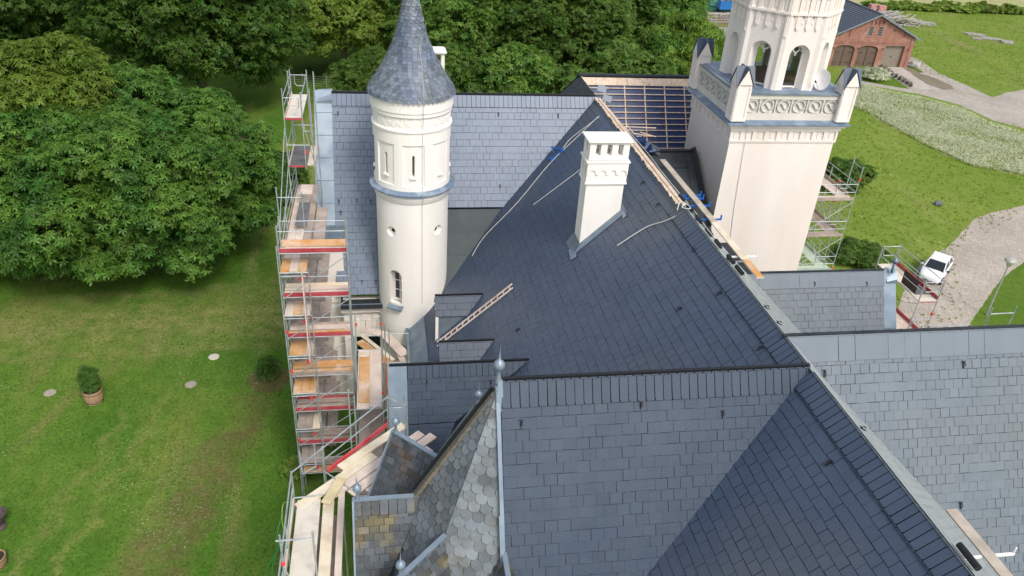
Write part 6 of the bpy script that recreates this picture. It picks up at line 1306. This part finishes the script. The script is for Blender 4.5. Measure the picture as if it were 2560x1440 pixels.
# wood pile, pallets, stone heap, gabions, dome tent
OLDW = mat('grey_old_timber', (.30, .285, .26), .9, (.42, .40, .37), 3, island=.3)
def woodpile(label, c, n, L, spread, seed, flat=False):
    rr = random.Random(seed); t = thing('timber_pile', label, 'timber pile', (c[0], c[1], 0), 'old timber stored on the grass')
    for i in range(n):
        a = rr.uniform(-.5, .5) if not flat else rr.uniform(-.04, .04); q = V(c[0]+rr.uniform(-spread, spread), c[1]+rr.uniform(-spread, spread)*.6, .1+rr.uniform(0, 1.3 if not flat else .5)*(1-i/n*.5)); d = V(math.cos(a+(.3 if not flat else -.45)), math.sin(a+(.3 if not flat else -.45)), rr.uniform(-.25, .25) if not flat else 0)*L*rr.uniform(.35, .55)
        if flat: q = V(c[0]+(i % 5-2)*.28*.5, c[1]+(i % 5-2)*.28, .1+.12*(i//5)); 
        za = q+d; zb_ = q-d; za.z = max(.06, za.z); zb_.z = max(.06, zb_.z)
        MB().beam(za, zb_, .16, .12).build('beam', OLDW, t)
    return t
woodpile('jumbled heap of grey timbers behind the barn roof', G(2215, 45), 34, 4.5, 2.6, 1); woodpile('sprawling heap of old timbers right of the barn gable', G(2262, 62), 30, 4.2, 2.4, 2); woodpile('tidy stack of grey boards at the end of the timber heap', G(2312, 62), 20, 3.6, 1, 3, True)
woodpile('low stack of pale boards on the far meadow', G(2437, 88), 10, 3.4, 1, 4, True); woodpile('second low stack of pale boards on the far meadow', G(2478, 99), 10, 3.6, 1, 5, True); woodpile('short dark stack at the right end of the far boards', G(2517, 108), 15, 2.0, 1, 6, True); woodpile('small stack in front of the far boards', G(2440, 97), 6, 1.6, 1, 7, True)
CAGE = mat('rubble_stone', (.36, .29, .25), .9, (.52, .44, .39), 5, c3=(.24, .19, .16), scale3=3, bump=1, bscale=6)
def gabion(label, p, w=2.5):
    rr = random.Random(int(p[0]*10)); t = thing('gabion', label, 'stone cage', (p[0], p[1], 0), 'stone filled wire cages behind the trees'); mb = MB()
    for i in range(7):
        for j in range(3):
            for k_ in range(4):
                if j in (1,) and k_ < 3 and 0 < i < 6: continue
                c = V(p[0]-w/2+(i+.5)*w/7, p[1]+(j-1)*.5, .22+k_*.38)+V(rr.uniform(-.05, .05), rr.uniform(-.1, .1), rr.uniform(-.04, .04)); mb.box(c, (.36, .45, .36), tilt=Matrix.Rotation(rr.uniform(-.4, .4), 3, 'Y')@Matrix.Rotation(rr.uniform(-.4, .4), 3, 'X'))
    mb.build('stones', CAGE, t, bevel=.08); w_ = MB()
    for i in range(6): x_ = p[0]-w/2+i*w/5; w_.tube((x_, p[1]-.8, .02), (x_, p[1]-.8, 1.6), .02, 4)
    for z in (.1, .6, 1.1, 1.58): w_.tube((p[0]-w/2, p[1]-.8, z), (p[0]+w/2, p[1]-.8, z), .02, 4)
    w_.build('wire_mesh', STEEL, t); return t
for (x, y), l in (((1778, 55), 'stone cage furthest left in the row beside the tower'), ((1808, 56), 'middle stone cage in the row beside the tower'), ((1838, 57), 'stone cage touching the tower outline')): gabion(l, G(x, y))
p = G(1790, 26); dome = thing('dome_tent', 'green tarpaulin dome behind the stone cages', 'tent', (p[0]+3, p[1], 0)); 
MB().lathe((p[0]+3, p[1]+3, 0), [(6.2, 0), (6.3, 1.2), (5.6, 2.3), (4.2, 3.0), (2.2, 3.4), (0.01, 3.5)], 24).build('cover', mat('green_tarpaulin', (.06, .22, .16), .45, (.09, .30, .23), .8, stretch=(4, 1, 1)), dome, smooth=True)
MB().lathe((p[0]+3, p[1]+3, 0), [(6.34, .9), (6.34, 1.05)], 24).build('band', mat('dark_band', (.02, .06, .05), .5), dome)
q = G(1822, 37); bxx = thing('crate', 'bright blue crate heaped with rubble in front of the green dome', 'crate', (*q, 0)); mb = MB(); mb.bb((q[0]-2, q[1]-.1, .9), (q[0]+2.4, q[1]+.0, 2.4)); mb.bb((q[0]-2, q[1], .9), (q[0]-1.9, q[1]+1.6, 2.4)); mb.bb((q[0]+2.3, q[1], .9), (q[0]+2.4, q[1]+1.6, 2.4)); mb.bb((q[0]-2, q[1], .85), (q[0]+2.4, q[1]+1.6, .95)); mb.build('body', mat('crate_blue', (.02, .16, .50), .5, (.03, .20, .56), 2), bxx); mb = MB()
for i in range(40): mb.box(V(q[0]+random.uniform(-1.7, 2.1), q[1]+random.uniform(.2, 1.5), 2.35+random.uniform(0, .3)), (.4, .35, .3), tilt=Matrix.Rotation(random.uniform(-1, 1), 3, 'Y')@Matrix.Rotation(random.uniform(-1, 1), 3, 'X'))
mb.build('rubble', CAGE, bxx); mb = MB(); [mb.bb((q[0]+a, q[1]+b, 0), (q[0]+a+.2, q[1]+b+.2, .86)) for a in (-1.9, 2.1) for b in (0, 1.3)]; mb.build('feet', BLACK, bxx)
# stone heap as one pile
h0 = G(1488, 12); mb = MB()
for i in range(700):
    a, r = random.uniform(0, 6.28), random.random()**.5; x_, y_ = h0[0]+r*6*math.cos(a), h0[1]+3+r*4.5*math.sin(a); z_ = (1-r)*2.3*random.uniform(.8, 1); mb.box(V(x_, y_, z_+.1), (random.uniform(.3, .6), .4, .35), tilt=Matrix.Rotation(random.uniform(-1, 1), 3, 'Y')@Matrix.Rotation(random.uniform(-1, 1), 3, 'Z'))
st_ = mb.build('stone_heap', mat('grey_rubble', (.40, .36, .34), .9, (.55, .51, .48), 5, island=.25)); tag(st_, 'heap of grey rubble stones at the top edge between the trees', 'stone heap')
# pink wrapped pallets behind barn roof
for (x, y), l in (((2180, 30), 'red wrapped pallet behind the barn roof, left one'), ((2200, 33), 'red wrapped pallet behind the barn roof, right one')):
    c = G(x, y); t = thing('pallet', l, 'pallet', (*c, 0), 'wrapped pallets behind the barn'); MB().bb((c[0]-.8, c[1]-.6, .16), (c[0]+.8, c[1]+.6, 1.5)).build('wrapped_load', mat('pink_wrap', (.42, .14, .13), .6, (.55, .32, .30), 2), t, bevel=.08); mb = MB(); [mb.bb((c[0]-.8, c[1]+b, .0), (c[0]+.8, c[1]+b+.15, .15)) for b in (-.6, -.08, .45)]; mb.build('base', OLDW, t)
# wire fence behind the far scaffold
fa, fb = V(*G(728, 212), 0), V(*G(935, 228), 0); fen = thing('fence', 'thin grey wire mesh fence below the trees behind the far roof', 'fence', fa)
for i in range(8): p_ = fa.lerp(fb, i/7); MB().tube(p_, p_+V(0, 0, 1.5), .035, 5).build('post', STEEL, fen)
mb = MB()
for z in np.arange(.15, 1.5, .27): mb.tube(fa+V(0, 0, z), fb+V(0, 0, z), .012, 4)
mb.build('wire', STEEL, fen)
# ================================================================ CAR
def car(loc, ang, label):
    t = thing('parked_car', label, 'car')
    PAINT = mat('white_car_paint', (.80, .81, .82), .18, spec=.6); CG = mat('car_glass', (.010, .014, .018), .05, spec=.8); TY = mat('tyre', (.012, .012, .012), .8); PL = mat('black_plastic', (.02, .02, .022), .5)
    # sections x, half width at sill, half width at belt, z sill, z belt, hood/top
    S_ = [(-1.95, .62, .66, .30, .62, .70), (-1.88, .74, .76, .24, .66, .82), (-1.6, .80, .80, .20, .78, .93), (-1.0, .83, .83, .18, .86, .96), (0, .84, .84, .18, .84, .92), (.75, .84, .84, .18, .80, .90), (1.1, .83, .82, .18, .76, .88), (1.6, .78, .76, .20, .70, .78), (1.88, .70, .66, .24, .60, .68), (1.97, .56, .52, .32, .52, .58)]
    mb = MB(); rows = []
    for x, ws, wb, zs, zb_, zt_ in S_: rows.append([(x, -ws*.9, zs), (x, -ws, zs+.12), (x, -wb*1.02, (zs+zb_)/2+.05), (x, -wb, zb_), (x, -wb*.90, zt_-.02), (x, -wb*.5, zt_+.015), (x, 0, zt_+.025), (x, wb*.5, zt_+.015), (x, wb*.90, zt_-.02), (x, wb, zb_), (x, wb*1.02, (zs+zb_)/2+.05), (x, ws, zs+.12), (x, ws*.9, zs)])
    st = len(mb.v); n = len(rows[0])
    for r in rows: mb.v += r
    for i in range(len(rows)-1):
        for j in range(n-1): mb.f.append((st+i*n+j, st+(i+1)*n+j, st+(i+1)*n+j+1, st+i*n+j+1)); mb.m.append(0)
        mb.f.append((st+i*n+n-1, st+(i+1)*n+n-1, st+(i+1)*n, st+i*n)); mb.m.append(0)
    mb.f.append(tuple(st+j for j in range(n))); mb.m.append(0); mb.f.append(tuple(st+(len(rows)-1)*n+j for j in reversed(range(n)))); mb.m.append(0)
    body = mb.build('body', PAINT, t, smooth=True)
    # cabin
    g = MB(); B0 = [(1.02, .70, .87), (.30, .60, 1.36), (-1.25, .56, 1.38), (-1.86, .62, .88)]
    def cab(m_, inset, zo, mats, name, segs):
        pass
    L_ = [(x, -w, z) for x, w, z in B0]; R_ = [(x, w, z) for x, w, z in B0]
    g.poly([L_[0], R_[0], R_[1], L_[1]]); g.build('windscreen', CG, body)
    g = MB(); g.poly([L_[3], L_[2], R_[2], R_[3]]); g.build('rear_window', CG, body)
    for s_, X in ((1, R_), (-1, L_)):
        y = s_; g = MB(); bl = [(.95, .74*y, .88), (.27, .625*y, 1.33), (-.42, .63*y, 1.36), (-.40, .765*y, .90)]; g.poly(bl); g.build('side_window', CG, body)
        g = MB(); bl = [(-.50, .765*y, .90), (-.50, .63*y, 1.36), (-1.2, .60*y, 1.33), (-1.50, .74*y, .97)]; g.poly(bl); g.build('side_window', CG, body)
        # pillars
        g = MB(); g.beam((1.02, .715*y, .87), (.29, .60*y, 1.36), .07, .05); g.beam((-.46, .775*y, .89), (-.46, .625*y, 1.37), .09, .05); g.beam((-1.3, .58*y, 1.36), (-1.88, .70*y, .88), .16, .06); g.poly([(-1.2, .605*y, 1.34), (-1.52, .745*y, .96), (-1.9, .68*y, .88), (-1.3, .58*y, 1.37)]); g.beam((.29, .60*y, 1.365), (-1.3, .585*y, 1.375), .07, .05); g.build('pillar', PAINT, body)
        g = MB(); g.box((.72, .93*y, .95), (.12, .2, .13)); g.build('mirror', PAINT if y < 0 else PL, body, bevel=.03)
        g = MB(); g.box((-.25, .855*y, .74), (.16, .02, .03)); g.build('handle', PL, body); g = MB(); g.box((-.1, .86*y, .40), (1.9, .02, .05)); g.build('side_strip', PL, body)
        g = MB(); g.hexa([(1.72, .42*y, .56), (1.93, .42*y, .50), (1.80, .68*y, .52), (1.55, .76*y, .60), (1.66, .42*y, .72), (1.88, .42*y, .62), (1.76, .66*y, .66), (1.5, .76*y, .76)]); g.build('headlight', mat('lamp_glass', (.45, .47, .5), .1), body)
        for x in (1.22, -1.2):
            w = MB(); w.tube((x, .66*y, .31), (x, .85*y, .31), .31, 20); w = w.build('wheel', TY, t); r = MB(); r.tube((x, .845*y, .31), (x, .862*y, .31), .2, 12); r.build('rim', STEEL, w)
    g = MB(); st = [(.30, .60, 1.365), (.0, .61, 1.405), (-.6, .61, 1.42), (-1.25, .57, 1.385)]
    for (x0, w0, z0), (x1, w1, z1) in zip(st[:-1], st[1:]): g.hexa([(x0, -w0, z0-.03), (x1, -w1, z1-.03), (x1, w1, z1-.03), (x0, w0, z0-.03), (x0, -w0*.93, z0+.02), (x1, -w1*.93, z1+.02), (x1, w1*.93, z1+.02), (x0, w0*.93, z0+.02)])
    g.build('roof', PAINT, body)
    MB().box((1.93, 0, .47), (.06, .9, .12)).build('grille', PL, body, bevel=.02); MB().box((1.93, 0, .33), (.1, 1.1, .05)).build('bumper_slot', PL, body); MB().beam((.95, -.5, .90), (.98, .1, .91), .03, .02).build('wiper', PL, body)
    t.location = loc; t.rotation_euler = (0, 0, ang); return t
cc_ = G(2333, 688); car((cc_[0], cc_[1], .02), math.radians(222), 'white three door hatchback parked at the edge of the cobbled drive')
# ================================================================ LAMP POST
lp = V(*G(2466, 788), 0); tp = PZ(2512, 672, 4.2); lam = thing('lamp_post', 'grey lamp post with a translucent globe head beside the cobbled drive', 'lamp post', lp)
MB().tube(lp, lp+V(0, 0, 2), .07, 10, r2=.06).tube(lp+V(0, 0, 2), lp+V(0, 0, 4.0), .055, 10, r2=.045).build('pole', STEEL, lam)
MB().lathe(lp+V(0, 0, 3.95), [(.06, 0), (.14, .05), (.2, .3), (.36, .42), (.37, .46)], 20).build('lamp_bowl', mat('lamp_bowl', (.55, .55, .50), .3), lam, smooth=True)
MB().lathe(lp+V(0, 0, 4.41), [(.40, 0), (.41, .04), (.30, .16), (.14, .22), (.01, .24)], 20).build('lamp_cap', mat('lamp_cap', (.34, .34, .30), .3, (.5, .5, .45), 3), lam, smooth=True)
# ================================================================ LAWN THINGS
def barrel(label, loc, r, h, plant=True):
    t = thing('planter', label, 'planter', (*loc, 0), 'half barrel planters on the lawn'); c = (*loc, 0); OAK = mat('oak_staves', (.42, .27, .15), .8, (.33, .21, .12), 3, stretch=(5, 5, .5), c3=(.22, .15, .10), scale3=2)
    MB().lathe(c, [(r*.85, 0), (r*.95, h*.35), (r, h*.7), (r*.98, h), (r*.9, h), (r*.88, h*.85)], 24).build('staves', OAK, t)
    for z in (h*.12, h*.42, h*.8): MB().lathe(c, [(r*(.88+.13*z/h)+.012, z), (r*(.89+.13*z/h)+.012, z+.05)], 24).build('hoop', mat('rusty_hoop', (.10, .07, .05), .6), t)
    MB().lathe(c, [(r*.9, h*.85), (.01, h*.87)], 24).build('soil', mat('dark_soil', (.03, .022, .015), .95), t)
    if plant:
        cc, lb = crown('foliage', rx=.33, ry=.33, rz=.8, cz=1.1, nlobe=16, rl=.2, nleaf=1400, size=.14, m=LF_DK, seed=61, skirt=-.95, tip=.08, wid=.09); cc.parent = t; cc.location = (0, 0, 0)
        cc.data.transform(Matrix.Translation((0, 0, .35)))
    return t
barrel('wooden half barrel planter with a dark conifer on the lawn', (-15.7, 35.5), .50, .80); barrel('half barrel planter cut by the left frame edge near the bottom', (G(0, 1412)[0]-.1, G(0, 1412)[1]), .42, .5, False)
u = G(-3, 1318); MB_u = MB().lathe((*u, 0), [(.3, 0), (.32, .06), (.16, .14), (.14, .3), (.34, .45), (.44, .72), (.48, .8), (.44, .8), (.38, .65), (.01, .6)], 24); o = MB_u.build('garden_urn', mat('urn_brown', (.09, .06, .065), .6)); tag(o, 'dark purple brown garden urn cut by the left frame edge', 'urn')
DISC = mat('concrete_lid', (.38, .34, .28), .9, (.30, .26, .21), 4)
for (x, y), l in (((125, 983), 'flat round stone disc left of the barrel planter'), ((477, 962), 'flat round stone disc right of the barrel planter'), ((535, 893), 'pale round stone disc highest on the lawn')):
    c = G(x, y); o = MB().lathe((*c, 0), [(.30, 0), (.31, .04), (.26, .06), (.01, .065)], 24).build('stone_disc', DISC if x < 500 else mat('pale_lid', (.58, .53, .44), .9)); tag(o, l, 'stone disc', 'round stone discs in the lawn')
c = G(2344, 512); rock('stone', 'single dark stone lying in the meadow', c, .4, mat('dark_stone', (.12, .13, .15), .8), 'stone', seed=9)
# hedge / planting beside the west wall foot
bush('small flowering plant below the foreground scaffold corner', (*G(742, 1190), 0), .6, .8, LF_YG, 77, 900, .14)
tur.scale = (.955,)*3; tur.location = (0, 0, HC*(1-.955))
